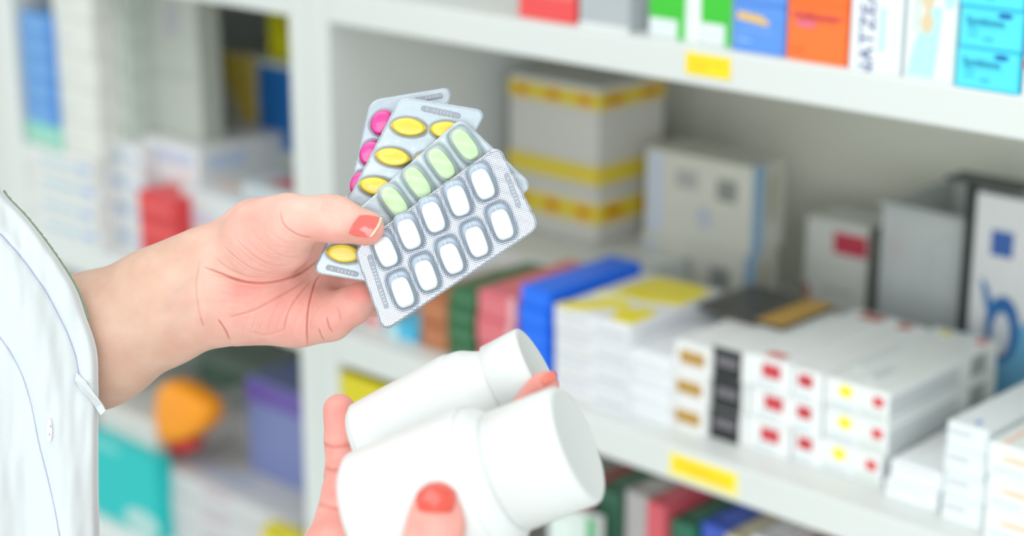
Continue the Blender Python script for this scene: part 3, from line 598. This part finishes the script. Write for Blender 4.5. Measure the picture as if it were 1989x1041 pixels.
def region(items, pad):
    a = np.min([np.minimum(np.array(A) - ra, np.array(B) - rb) for A, ra, B, rb, *_ in items], 0) - pad
    b = np.max([np.maximum(np.array(A) + ra, np.array(B) + rb) for A, ra, B, rb, *_ in items], 0) + pad
    i0 = np.clip(((a - lo) / VOX).astype(int), 0, np.array(SH) - 1); i1 = np.clip(((b - lo) / VOX).astype(int) + 2, 1, SH)
    return tuple(slice(i0[i], i1[i]) for i in range(3))
def smin(a, b, k):
    h = np.clip(k - np.abs(a - b), 0, None) / k; return np.minimum(a, b) - h * h * k * .25
FIELD = np.full(SH, BIG, np.float32)
def blob(items, k, F=None, pad=14):
    F = FIELD if F is None else F
    for it in items:
        A, ra, B, rb = it[:4]; fl = it[4] if len(it) > 4 else 1.0; kk = it[5] if len(it) > 5 else k
        sl = region([it], pad)
        if any(s.stop <= s.start for s in sl): continue
        F[sl] = smin(F[sl], cone(A, ra, B, rb, sl, fl).astype(np.float32), kk)
def finger(chain, kj=3.0, kp=7.0, kf=1.2):
    """one finger as its own field, blended into the palm but kept apart from its neighbours"""
    items = [(chain[i][0], chain[i][1], chain[i + 1][0], chain[i + 1][1]) for i in range(len(chain) - 1)]
    sl = region(items, 14)
    off = [s.start for s in sl]
    sub = np.full([s.stop - s.start for s in sl], BIG, np.float32)
    for A, ra, B, rb in items: sub = smin(sub, cone(A, ra, B, rb, sl).astype(np.float32), kj)
    joined = smin(PALM[sl], sub, kp)
    FIELD[sl] = smin(FIELD[sl], joined, kf)
def joint(px, py, d, r): return (SK(px, py, d), r)
# left arm and palm (px, py, distance, radius mm)
def seg(a, b, fl=1.0, k=12.0): return (SK(*a[:3]), a[3], SK(*b[:3]), b[3], fl, k)
blob([seg((-300, 700, 1.0, 36), (-40, 742, .985, 36), 1.1), seg((-40, 742, .985, 36), (180, 662, .968, 33.5), 1.15),
      seg((180, 662, .968, 33.5), (320, 592, .958, 28.5), 1.25), seg((320, 592, .958, 28.5), (405, 550, .955, 26.5), 1.4),
      seg((405, 550, .955, 26), (470, 545, .955, 25), 1.4),
      seg((405, 545, .952, 18), (500, 470, .965, 15), 1.1), seg((500, 450, .965, 17), (570, 440, .985, 13)),
      seg((440, 530, .958, 20), (590, 500, .984, 13.5), 1.1),
      seg((430, 560, .960, 20), (590, 560, .975, 13.5), 1.1),
      seg((450, 592, .955, 19), (575, 612, .962, 15.5), 1.0),
      # thenar mound
      seg((444, 514, .948, 16), (520, 462, .940, 18.5), 1.0, 7), seg((490, 498, .946, 12), (560, 470, .942, 12), 1.0, 9)], 12)
# right arm and palm
blob([seg((-200, 700, 1.0, 38), (-230, 1100, .99, 44), 1.0), seg((-230, 1100, .99, 44), (-160, 1500, .965, 40)),
      seg((-160, 1500, .965, 40), (250, 1640, .90, 32), 1.1), seg((250, 1640, .90, 32), (560, 1560, .875, 26), 1.2),
      seg((560, 1560, .875, 25), (625, 1420, .872, 24), 1.3),
      seg((600, 1420, .872, 18), (655, 1130, .878, 14)), seg((640, 1420, .876, 18), (720, 1160, .895, 14)),
      seg((680, 1430, .88, 18), (780, 1220, .900, 14)), seg((700, 1450, .88, 17), (820, 1290, .900, 13)),
      seg((690, 1400, .865, 19), (760, 1290, .838, 17), 1, 9), seg((650, 1330, .87, 16), (655, 1120, .872, 14), 1, 9), seg((655, 1120, .870, 14), (648, 1072, .866, 13.5), 1, 8)], 12)
PALM = FIELD.copy()
# left fingers
finger([joint(570, 450, .985, 12), joint(652, 421, 1.000, 9.4), joint(712, 404, .990, 8.8), joint(748, 425, .978, 7.6)])
finger([joint(590, 500, .984, 12.5), joint(685, 480, 1.002, 9.8), joint(748, 492, .990, 8.8), joint(775, 500, .974, 7.6)])
finger([joint(590, 560, .975, 12.0), joint(672, 572, .992, 9.6), joint(728, 582, .979, 8.6), joint(748, 583, .968, 7.2)])
finger([joint(572, 612, .962, 14.5), joint(640, 616, .962, 12.3), joint(686, 592, .957, 9.9), joint(704, 576, .9545, 7.8)], kp=9, kf=2.0)
finger([joint(508, 458, .938, 18), joint(560, 430, .930, 13.2), joint(635, 423, .925, 10.6), joint(655, 427, .9248, 10.4), joint(712, 443, .9265, 9.0)], kj=5, kp=9)
# right fingers
finger([joint(648, 1072, .868, 13.5), joint(668, 955, .893, 10.2), joint(669, 925, .904, 9.4), joint(666, 858, .914, 8.8), joint(659, 797, .916, 8.2)], kp=8)
finger([joint(722, 1150, .896, 13), joint(850, 1000, .893, 9.8), joint(955, 872, .872, 8.8), joint(1010, 795, .864, 8.0), joint(1057, 750, .853, 7.0)])
finger([joint(785, 1215, .900, 13), joint(905, 1095, .905, 9.6), joint(985, 1040, .893, 8.6), joint(1010, 985, .883, 7.4)])
finger([joint(825, 1285, .900, 12), joint(930, 1180, .900, 9.0), joint(1000, 1130, .885, 8.0), joint(1030, 1100, .872, 7.0)])
finger([joint(760, 1290, .838, 17), joint(812, 1165, .800, 13.2), joint(838, 1062, .786, 11.6), joint(847, 1020, .7855, 11.4), joint(849, 990, .786, 10.6)], kj=5, kp=9)
del PALM
def surface_nets(F):
    ins = F < 0
    a = ins[:-1, :-1, :-1]; cnt = np.zeros(a.shape, np.uint8)
    offs = [(i, j, k) for i in (0, 1) for j in (0, 1) for k in (0, 1)]
    def sl(o): return tuple(slice(o[c], o[c] + F.shape[c] - 1) for c in range(3))
    for o in offs: cnt += ins[sl(o)]
    act = (cnt > 0) & (cnt < 8); idx = np.argwhere(act); N = len(idx)
    vid = np.full(act.shape, -1, np.int32); vid[act] = np.arange(N)
    pos = np.zeros((N, 3)); num = np.zeros(N)
    for o in offs:
        for c in range(3):
            if o[c]: continue
            p = list(o); p[c] = 1
            i0 = idx + np.array(o); i1 = idx + np.array(p)
            f0 = F[i0[:, 0], i0[:, 1], i0[:, 2]]; f1 = F[i1[:, 0], i1[:, 1], i1[:, 2]]
            m = (f0 < 0) != (f1 < 0); t = np.where(m, f0 / np.where(m, f0 - f1, 1), 0)
            q = np.array(o, float)[None, :].repeat(N, 0); q[:, c] += t
            pos += np.where(m[:, None], q, 0); num += m
    pos = pos / num[:, None] + idx
    quads = []
    for c in range(3):
        u, v_ = (c + 1) % 3, (c + 2) % 3
        s0 = [slice(None)] * 3; s1 = [slice(None)] * 3; s0[c] = slice(0, -1); s1[c] = slice(1, None)
        A = ins[tuple(s0)]; B = ins[tuple(s1)]; e = np.argwhere(A != B)
        e = e[(e[:, u] > 0) & (e[:, v_] > 0) & (e[:, u] < F.shape[u] - 1) & (e[:, v_] < F.shape[v_] - 1)]
        du = np.zeros(3, int); du[u] = 1; dv = np.zeros(3, int); dv[v_] = 1
        q = np.stack([vid[tuple((e - du - dv).T)], vid[tuple((e - dv).T)], vid[tuple(e.T)], vid[tuple((e - du).T)]], 1)
        fl = ~A[tuple(e.T)]; q[fl] = q[fl][:, ::-1]; quads.append(q)
    q = np.concatenate(quads); return pos, q[(q >= 0).all(1)]
vp, vq = surface_nets(FIELD); del FIELD
vp = lo + vp * VOX                      # camera-frame mm
vw = CAM + (vp[:, :1] * RT + vp[:, 1:2] * UP + vp[:, 2:3] * FW) / 1000
me = bpy.data.meshes.new('person'); me.from_pydata(vw.tolist(), [], vq.tolist()); me.update()
bm = bmesh.new(); bm.from_mesh(me)
bmesh.ops.smooth_vert(bm, verts=bm.verts, factor=.5, use_axis_x=True, use_axis_y=True, use_axis_z=True)
bmesh.ops.smooth_vert(bm, verts=bm.verts, factor=.5, use_axis_x=True, use_axis_y=True, use_axis_z=True)
# refine only what the picture shows
fine = []
for f in bm.faces:
    x, y, d = proj(f.calc_center_median())
    if x > 100 and y < 1100 and (y < 720 and x < 790 or x > 560): fine.append(f)
es = list({e for f in fine for e in f.edges})
bmesh.ops.subdivide_edges(bm, edges=es, cuts=1, use_grid_fill=True, smooth=0)
bm.normal_update()
fine = []
for f in bm.faces:
    x, y, d = proj(f.calc_center_median())
    if 360 < x < 760 and 365 < y < 690 and d < .99 and abs(f.normal.dot(Vector(FW))) > .12: fine.append(f)
es = list({e for f in fine for e in f.edges})
bmesh.ops.subdivide_edges(bm, edges=es, cuts=1, use_grid_fill=True, smooth=0)
bm.normal_update(); bm.to_mesh(me); bm.free()
n = len(me.vertices); co = np.zeros(n * 3); me.vertices.foreach_get('co', co); co = co.reshape(-1, 3)
no = np.zeros(n * 3); me.vertices.foreach_get('normal', no); no = no.reshape(-1, 3)
if (no @ FW)[np.argmin((co - CAM) @ FW)] > 0: print('FLIPPED'); me.flip_normals(); no = -no
rel = co - CAM; dep = rel @ FW; PX = CX + FPX * (rel @ RT) / dep; PYY = CY - FPX * (rel @ UP) / dep
front = np.clip(-(no @ FW) * 2.5, 0, 1)
def dist_poly(pts, w=None):
    global TT
    best = np.full(n, 1e9); TT = np.zeros(n); m_ = len(pts) - 1
    for i in range(len(pts) - 1):
        a = np.array(pts[i], float); b = np.array(pts[i + 1], float); ab = b - a
        t = np.clip(((PX - a[0]) * ab[0] + (PYY - a[1]) * ab[1]) / (ab @ ab), 0, 1)
        dd_ = np.hypot(PX - a[0] - t * ab[0], PYY - a[1] - t * ab[1]); cl = dd_ < best; best = np.where(cl, dd_, best); TT = np.where(cl, (i + t) / m_, TT)
    return best
def curve(pts, k=6):
    return smooth_prof([tuple(map(float, p)) for p in pts], k)
disp = np.zeros(n); red = np.zeros(n); crs = np.zeros(n)
LEFT = (PYY < 760) & (PX < 760)
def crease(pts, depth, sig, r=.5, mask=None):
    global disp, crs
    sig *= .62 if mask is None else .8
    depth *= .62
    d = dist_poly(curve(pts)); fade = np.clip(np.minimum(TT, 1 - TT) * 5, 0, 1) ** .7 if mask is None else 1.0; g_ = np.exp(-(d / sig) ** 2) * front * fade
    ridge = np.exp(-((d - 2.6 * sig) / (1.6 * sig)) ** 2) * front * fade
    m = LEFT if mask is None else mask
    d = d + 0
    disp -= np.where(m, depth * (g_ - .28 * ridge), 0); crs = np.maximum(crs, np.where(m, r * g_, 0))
def z3(x, y): return (100 + x / 2.215, 350 + y / 2.215)
Zc = lambda *a: [z3(*p) for p in a]
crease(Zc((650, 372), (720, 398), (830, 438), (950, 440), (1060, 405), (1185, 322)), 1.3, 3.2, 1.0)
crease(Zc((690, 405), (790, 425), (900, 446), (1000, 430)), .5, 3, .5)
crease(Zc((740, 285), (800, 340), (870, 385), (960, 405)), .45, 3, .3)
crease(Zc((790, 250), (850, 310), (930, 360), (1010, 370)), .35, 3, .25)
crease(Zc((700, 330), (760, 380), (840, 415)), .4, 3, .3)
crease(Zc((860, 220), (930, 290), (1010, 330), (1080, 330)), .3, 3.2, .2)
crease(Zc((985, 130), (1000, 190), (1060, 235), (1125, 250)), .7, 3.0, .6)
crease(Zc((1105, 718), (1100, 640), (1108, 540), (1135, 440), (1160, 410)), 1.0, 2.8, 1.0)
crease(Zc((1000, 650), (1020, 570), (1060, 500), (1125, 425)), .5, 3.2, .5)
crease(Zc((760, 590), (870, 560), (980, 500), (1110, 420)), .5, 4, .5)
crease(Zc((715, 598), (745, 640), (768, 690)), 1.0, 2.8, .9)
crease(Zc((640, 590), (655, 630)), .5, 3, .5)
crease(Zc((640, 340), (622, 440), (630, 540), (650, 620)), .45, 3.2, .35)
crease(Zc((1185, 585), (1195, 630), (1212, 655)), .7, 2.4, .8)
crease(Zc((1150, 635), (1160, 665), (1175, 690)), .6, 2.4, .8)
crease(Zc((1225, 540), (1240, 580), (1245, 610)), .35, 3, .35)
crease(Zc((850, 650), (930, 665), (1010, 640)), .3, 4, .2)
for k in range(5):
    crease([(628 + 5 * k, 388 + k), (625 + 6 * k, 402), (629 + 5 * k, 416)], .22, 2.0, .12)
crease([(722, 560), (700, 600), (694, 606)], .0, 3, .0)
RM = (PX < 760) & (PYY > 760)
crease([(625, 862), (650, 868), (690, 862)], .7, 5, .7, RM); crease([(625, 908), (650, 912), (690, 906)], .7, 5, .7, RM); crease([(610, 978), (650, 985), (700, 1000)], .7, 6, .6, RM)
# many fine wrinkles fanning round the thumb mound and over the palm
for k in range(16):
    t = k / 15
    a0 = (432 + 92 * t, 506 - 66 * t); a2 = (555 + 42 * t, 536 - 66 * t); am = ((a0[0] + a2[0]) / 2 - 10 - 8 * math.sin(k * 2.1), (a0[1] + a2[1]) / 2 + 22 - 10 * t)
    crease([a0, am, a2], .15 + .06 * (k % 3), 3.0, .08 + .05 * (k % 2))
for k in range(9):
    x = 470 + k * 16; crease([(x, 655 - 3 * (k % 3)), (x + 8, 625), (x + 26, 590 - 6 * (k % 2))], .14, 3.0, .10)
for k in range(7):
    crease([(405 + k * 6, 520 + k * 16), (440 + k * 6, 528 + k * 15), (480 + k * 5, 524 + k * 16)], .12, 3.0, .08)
# skin colour: rosy palm and finger tips, tanned forearm
def spot(x, y, rx, ry, a, ang=0):
    global red
    c, s = math.cos(ang), math.sin(ang); u = ((PX - x) * c + (PYY - y) * s) / rx; v_ = (-(PX - x) * s + (PYY - y) * c) / ry
    red = np.maximum(red, a * np.exp(-(u * u + v_ * v_)))
spot(560, 590, 130, 85, .62); spot(480, 560, 75, 28, .75, -.3); spot(700, 570, 36, 24, 1.05); spot(720, 455, 30, 22, .95); spot(500, 440, 70, 50, .45); spot(650, 610, 60, 50, .6); spot(480, 470, 40, 60, .45); spot(640, 460, 60, 12, .5)
spot(655, 800, 60, 80, .9); spot(1050, 745, 60, 40, 1.05); spot(850, 990, 90, 110, .8); spot(650, 950, 80, 200, .8); spot(620, 1040, 90, 60, .7)
vein = np.exp(-(dist_poly(curve([(320, 600), (345, 565), (390, 530)])) / 9) ** 2) * .6 + np.exp(-(dist_poly(curve([(330, 640), (360, 610), (375, 590)])) / 11) ** 2) * .4
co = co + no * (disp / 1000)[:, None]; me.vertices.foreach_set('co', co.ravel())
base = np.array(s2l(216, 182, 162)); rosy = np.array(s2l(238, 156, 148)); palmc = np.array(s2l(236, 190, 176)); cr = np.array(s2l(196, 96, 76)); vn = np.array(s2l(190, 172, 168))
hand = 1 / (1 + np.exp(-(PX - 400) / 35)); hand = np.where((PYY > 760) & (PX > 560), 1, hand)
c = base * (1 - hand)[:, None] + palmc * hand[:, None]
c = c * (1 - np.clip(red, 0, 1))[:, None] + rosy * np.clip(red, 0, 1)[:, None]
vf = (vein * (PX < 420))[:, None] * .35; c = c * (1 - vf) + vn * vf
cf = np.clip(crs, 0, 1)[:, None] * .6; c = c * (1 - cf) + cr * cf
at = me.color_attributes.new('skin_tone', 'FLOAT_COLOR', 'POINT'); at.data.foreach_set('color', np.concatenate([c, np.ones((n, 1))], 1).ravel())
sk = bpy.data.materials.new('skin'); sk.use_nodes = True; nt = sk.node_tree; b = nt.nodes['Principled BSDF']
ca = nt.nodes.new('ShaderNodeVertexColor'); ca.layer_name = 'skin_tone'
tc = nt.nodes.new('ShaderNodeTexCoord'); nz = nt.nodes.new('ShaderNodeTexNoise'); nz.inputs['Scale'].default_value = 900; nz.inputs['Detail'].default_value = 4
n2 = nt.nodes.new('ShaderNodeTexNoise'); n2.inputs['Scale'].default_value = 60; n2.inputs['Detail'].default_value = 3
vo = nt.nodes.new('ShaderNodeTexVoronoi'); vo.feature = 'DISTANCE_TO_EDGE'; vo.inputs['Scale'].default_value = 750
for q in (nz, n2, vo): nt.links.new(tc.outputs['Object'], q.inputs['Vector'])
mx = nt.nodes.new('ShaderNodeMix'); mx.data_type = 'RGBA'; mx.blend_type = 'MULTIPLY'; mx.inputs[0].default_value = 1
rp = nt.nodes.new('ShaderNodeValToRGB'); rp.color_ramp.elements[0].position = .3; rp.color_ramp.elements[0].color = (.90, .80, .78, 1); rp.color_ramp.elements[1].position = .7; rp.color_ramp.elements[1].color = (1, 1, 1, 1)
nt.links.new(n2.outputs[0], rp.inputs[0]); nt.links.new(ca.outputs[0], mx.inputs[6]); nt.links.new(rp.outputs[0], mx.inputs[7]); nt.links.new(mx.outputs[2], b.inputs['Base Color'])
bp = nt.nodes.new('ShaderNodeBump'); bp.inputs['Strength'].default_value = .30; bp.inputs['Distance'].default_value = .0004
bp2 = nt.nodes.new('ShaderNodeBump'); bp2.inputs['Strength'].default_value = .25; bp2.inputs['Distance'].default_value = .0003
nt.links.new(nz.outputs[0], bp.inputs['Height']); nt.links.new(vo.outputs[0], bp2.inputs['Height']); nt.links.new(bp.outputs[0], bp2.inputs['Normal']); nt.links.new(bp2.outputs[0], b.inputs['Normal'])
b.inputs['Roughness'].default_value = .45; b.inputs['Subsurface Weight'].default_value = .35; b.inputs['Subsurface Scale'].default_value = .004; b.inputs['Subsurface Radius'].default_value = (1, .38, .22)
b.inputs['Specular IOR Level'].default_value = .35
person = link('person', me, sk, None, True)
tag(person, 'person in a white coat, arms holding blister cards and pill bottles', 'person')
# fingernails: thin lacquered plates laid on the finger surface
bvh = BVHTree.FromObject(person, bpy.context.evaluated_depsgraph_get())
POL = mat('coral_nail_polish', s2l(232, 100, 92), .16, coat=.8, noise=.02); POL2 = mat('red_nail_polish', s2l(214, 72, 54), .22, coat=.8, noise=.02); TIP = mat('bare_nail_edge', s2l(246, 214, 190), .3)
def nail(c, ux, uy, m, label, nn=14, off=.00035, tip=None):
    """c: centre pixel, ux/uy: half axes in pixels (ux towards the finger tip)"""
    N = nn; v = []; idx = {}; f = []
    for j in range(-N, N + 1):
        for i in range(-N, N + 1):
            s, t = i / N, j / N
            # square-ish rounded outline by mapping the square to a superellipse
            ss = s * math.sqrt(1 - t * t * .22); tt = t * math.sqrt(1 - s * s * .26)
            px = c[0] + ux[0] * ss + uy[0] * tt; py = c[1] + ux[1] * ss + uy[1] * tt
            dr = Vector(P(px, py, 1) - CAM); dr.normalize()
            hit, nr, _, _ = bvh.ray_cast(Vector(CAM), dr)
            if hit is None: hit, nr, _, _ = bvh.find_nearest(Vector(P(px, py, .92)))
            lift = off + .0007 * max(0, s) ** 2
            idx[i, j] = len(v); v.append(hit + nr * lift)
    for j in range(-N, N):
        for i in range(-N, N): f.append([idx[i, j], idx[i + 1, j], idx[i + 1, j + 1], idx[i, j + 1]])
    # orient outwards
    o = pydata('fingernail', v, f, m, person, True); o['label'] = label
    if (o.data.polygons[0].normal.dot(Vector(FW))) > 0: o.data.flip_normals()
    s = o.modifiers.new('s', 'SOLIDIFY'); s.thickness = .0006; s.offset = 1
    return o
nail((712, 439), (21, 3), (-11, 19), TIP, 'bare pale edge of the upper thumbnail', off=-.0001)
nail((706, 439), (21, 3), (-10.5, 18.5), POL, 'coral lacquered thumbnail of the upper hand', off=.00045)
nail((847, 968), (2, -28), (36, 2), POL2, 'red lacquered thumbnail of the lower hand')
nail((1064, 736), (12, -7), (4, 7), mat('soft_red_nail_polish', s2l(226, 120, 106), .3), 'red lacquered fingertip nail between the bottles')

# ------------------------------------------------------------------ the white coat
def interp(tab, y):
    if y <= tab[0][0]: return tab[0][1]
    for (a, va), (b_, vb) in zip(tab, tab[1:]):
        if y <= b_: return va + (vb - va) * (y - a) / (b_ - a)
    return tab[-1][1]
EDGE = smooth_prof([(-800, -330), (-500, -170), (-200, -90), (100, -60), (300, -28), (352, -6), (385, 14), (425, 52), (490, 102), (560, 146), (620, 168), (680, 187), (740, 190), (790, 191), (860, 190), (1041, 192), (1300, 200), (1700, 190)], 6)
def edge(y): return interp(EDGE, y)
def cmix(a, b_, t): return a + (b_ - a) * t
def sst(a, b_, x): t = min(1, max(0, (x - a) / (b_ - a))); return t * t * (3 - 2 * t)
SEAM1 = [(-60, 420), (0, 455), (50, 512), (92, 572), (128, 640), (146, 690), (156, 742)]
SEAM2 = [(-60, 600), (0, 655), (38, 716), (60, 780), (76, 860), (96, 940), (116, 1041), (150, 1300)]
def dpoly(x, y, pts):
    best = 1e9; sg = 1
    for i in range(len(pts) - 1):
        ax_, ay_ = pts[i]; bx_, by_ = pts[i + 1]; dx, dy = bx_ - ax_, by_ - ay_
        t = min(1, max(0, ((x - ax_) * dx + (y - ay_) * dy) / (dx * dx + dy * dy))); qx, qy = x - ax_ - t * dx, y - ay_ - t * dy
        dd = math.hypot(qx, qy)
        if dd < best: best = dd; sg = 1 if dx * qy - dy * qx > 0 else -1
    return best, sg
from mathutils import noise as mn
def coat_depth(x, y):
    u = (edge(y) - x)                 # px inwards from the edge
    d = .929 - .020 * (1 - math.exp(-u / 160)) - .006 * sst(0, 14, u)
    d += .010 * sst(150, 700, u)
    # folds running down
    q = x * .9 - y * .22
    d -= .0026 * math.sin(q * .045 + 1.2 * math.sin(y * .006)) * sst(5, 60, u)
    d -= .0010 * mn.noise(Vector((x * .012, y * .004, 1.3))) * 2.2
    d -= .0006 * mn.noise(Vector((x * .05, y * .012, 7.3))) * 2
    s1, g1 = dpoly(x, y, SEAM1); s2, g2 = dpoly(x, y, SEAM2)
    d += .0011 * math.exp(-(s1 / 4) ** 2) + .0009 * math.exp(-(s2 / 4) ** 2)
    if g1 < 0: d -= .0010 * sst(2, 9, s1) * (1 if y < 742 else 0)
    d -= .0012 * math.exp(-(((x - 98) / 16) ** 2 + ((y - 835) / 42) ** 2))
    return d
rows = np.concatenate([np.arange(-760, 300, 20), np.arange(300, 1060, 5), np.arange(1060, 1680, 20)])
us = [0, 1.0, 2.5, 5, 8, 12] + list(range(16, 260, 4)) + list(range(260, 700, 30))
v = []; f = []; nc = None
for y in rows:
    xb = edge(y); line = []
    for u in us: x = xb - u; line.append(P(x, y, coat_depth(x, y)))
    xl = xb - 690; dl = coat_depth(xl, y)
    for k in range(1, 10):               # round the far side
        a = math.pi * k / 10; line.append(P(xl - 110 * math.sin(a), y, cmix(dl, 1.03, (1 - math.cos(a)) / 2)))
    dend = cmix(1.012, .9335, sst(790, 850, y)); 
    for k in range(0, 14):               # the back panel
        t = k / 13; x = cmix(xl, xb - cmix(26, 2, sst(790, 850, y)), t); line.append(P(x, y, cmix(1.03, dend, t ** 3)))
    nc = len(line); v += line
for j in range(len(rows) - 1):
    for i in range(nc - 1): a = j * nc + i; f.append([a, a + 1, a + nc + 1, a + nc])
def cloth(name, col, rough=.8, sc=2600, st=.25):
    m = mat(name, col, rough, noise=.015, scale=sc, bump=st); m.node_tree.nodes['Principled BSDF'].inputs['Sheen Weight'].default_value = .15; return m
COAT = cloth('white_cotton', (.63, .67, .69))
ct = pydata('lab_coat', v, f, COAT, person, True)
s = ct.modifiers.new('s', 'SOLIDIFY'); s.thickness = .0011; s.offset = 0
def tube_px(name, pts, r, m, parent, dd=0.0, flat=1.0):
    """a thread or band laid on the coat along photograph pixels"""
    Q = [np.array(P(x, y, coat_depth(x, y) + dd)) for x, y in pts]; v = []; f = []; k = 8
    for i, q in enumerate(Q):
        t = Q[min(i + 1, len(Q) - 1)] - Q[max(i - 1, 0)]; t /= np.linalg.norm(t); a = np.cross(t, FW); a /= np.linalg.norm(a); b_ = np.cross(t, a)
        for j in range(k): w_ = 2 * math.pi * j / k; v.append(q + a * r * math.cos(w_) + b_ * r * flat * math.sin(w_))
    for i in range(len(Q) - 1): f += [[i * k + j, i * k + (j + 1) % k, (i + 1) * k + (j + 1) % k, (i + 1) * k + j] for j in range(k)]
    f += [list(range(k)), list(range(len(Q) * k - 1, (len(Q) - 1) * k - 1, -1))]
    return pydata(name, v, f, m, parent, True)
THR = mat('grey_violet_thread', s2l(160, 162, 190), .8); GRN = cloth('green_knit_trim', s2l(138, 156, 132), .9, 1800, .6)
tube_px('seam', curve(SEAM1), .00042, THR, ct, -.0007); tube_px('seam', curve(SEAM2), .00042, THR, ct, -.0006)
gb = tube_px('sleeve_lining', [(edge(y) + 1.0 + 1.3 * math.sin(y * .7) * math.sin(y * .23), y) for y in range(372, 622, 4)], .0012, GRN, ct, .0018, .6)
gb['label'] = 'green knitted trim inside the sleeve edge'
# placket corner flap
fl = [(150, 728), (166, 742), (182, 764), (196, 786), (202, 797), (196, 803), (186, 792), (172, 772), (156, 752), (148, 738)]
vv = [P(x, y, .8985 + .0) for x, y in fl]; k = len(fl)
vv = [P(x, y, min(coat_depth(min(x, 188), y), .925) - .0022) for x, y in fl]; v2 = [p + FW * .0014 for p in vv]
fo = pydata('placket_corner', vv + v2, [list(range(k)), list(range(2 * k - 1, k - 1, -1))] + [[i, (i + 1) % k, (i + 1) % k + k, i + k] for i in range(k)], COAT, ct)
mb = fo.modifiers.new('b', 'BEVEL'); mb.width = .0006; mb.segments = 3
bv = []; bf = []
def disc(name, px, py, rx, ry, m, parent, lift, th, hole=False):
    c = P(px, py, coat_depth(px, py) - lift); v = []; f = []; n = 28
    for rr, z in ((0.75, 0), (.95, .0001), (1, -th * .5), (.95, -th), (.75, -th * .85)):
        for k in range(n):
            a = 2 * math.pi * k / n; v.append(c + RT * rx * rr * math.cos(a) + UP * ry * rr * math.sin(a) + FW * z)
    for j in range(4): f += [[j * n + k, j * n + (k + 1) % n, (j + 1) * n + (k + 1) % n, (j + 1) * n + k] for k in range(n)]
    f += [list(range(n)), list(range(5 * n - 1, 4 * n - 1, -1))]
    return pydata(name, v, f, m, parent)
disc('button', 97, 836, .0013, .0058, mat('pearl_button', (.84, .86, .88), .2, coat=.4), ct, .0012, .0012)
for q in ((-1, 8), (1, -8)): disc('button_hole', 97 + q[0], 836 + q[1], .00035, .0008, THR, ct, .0027, .0003)
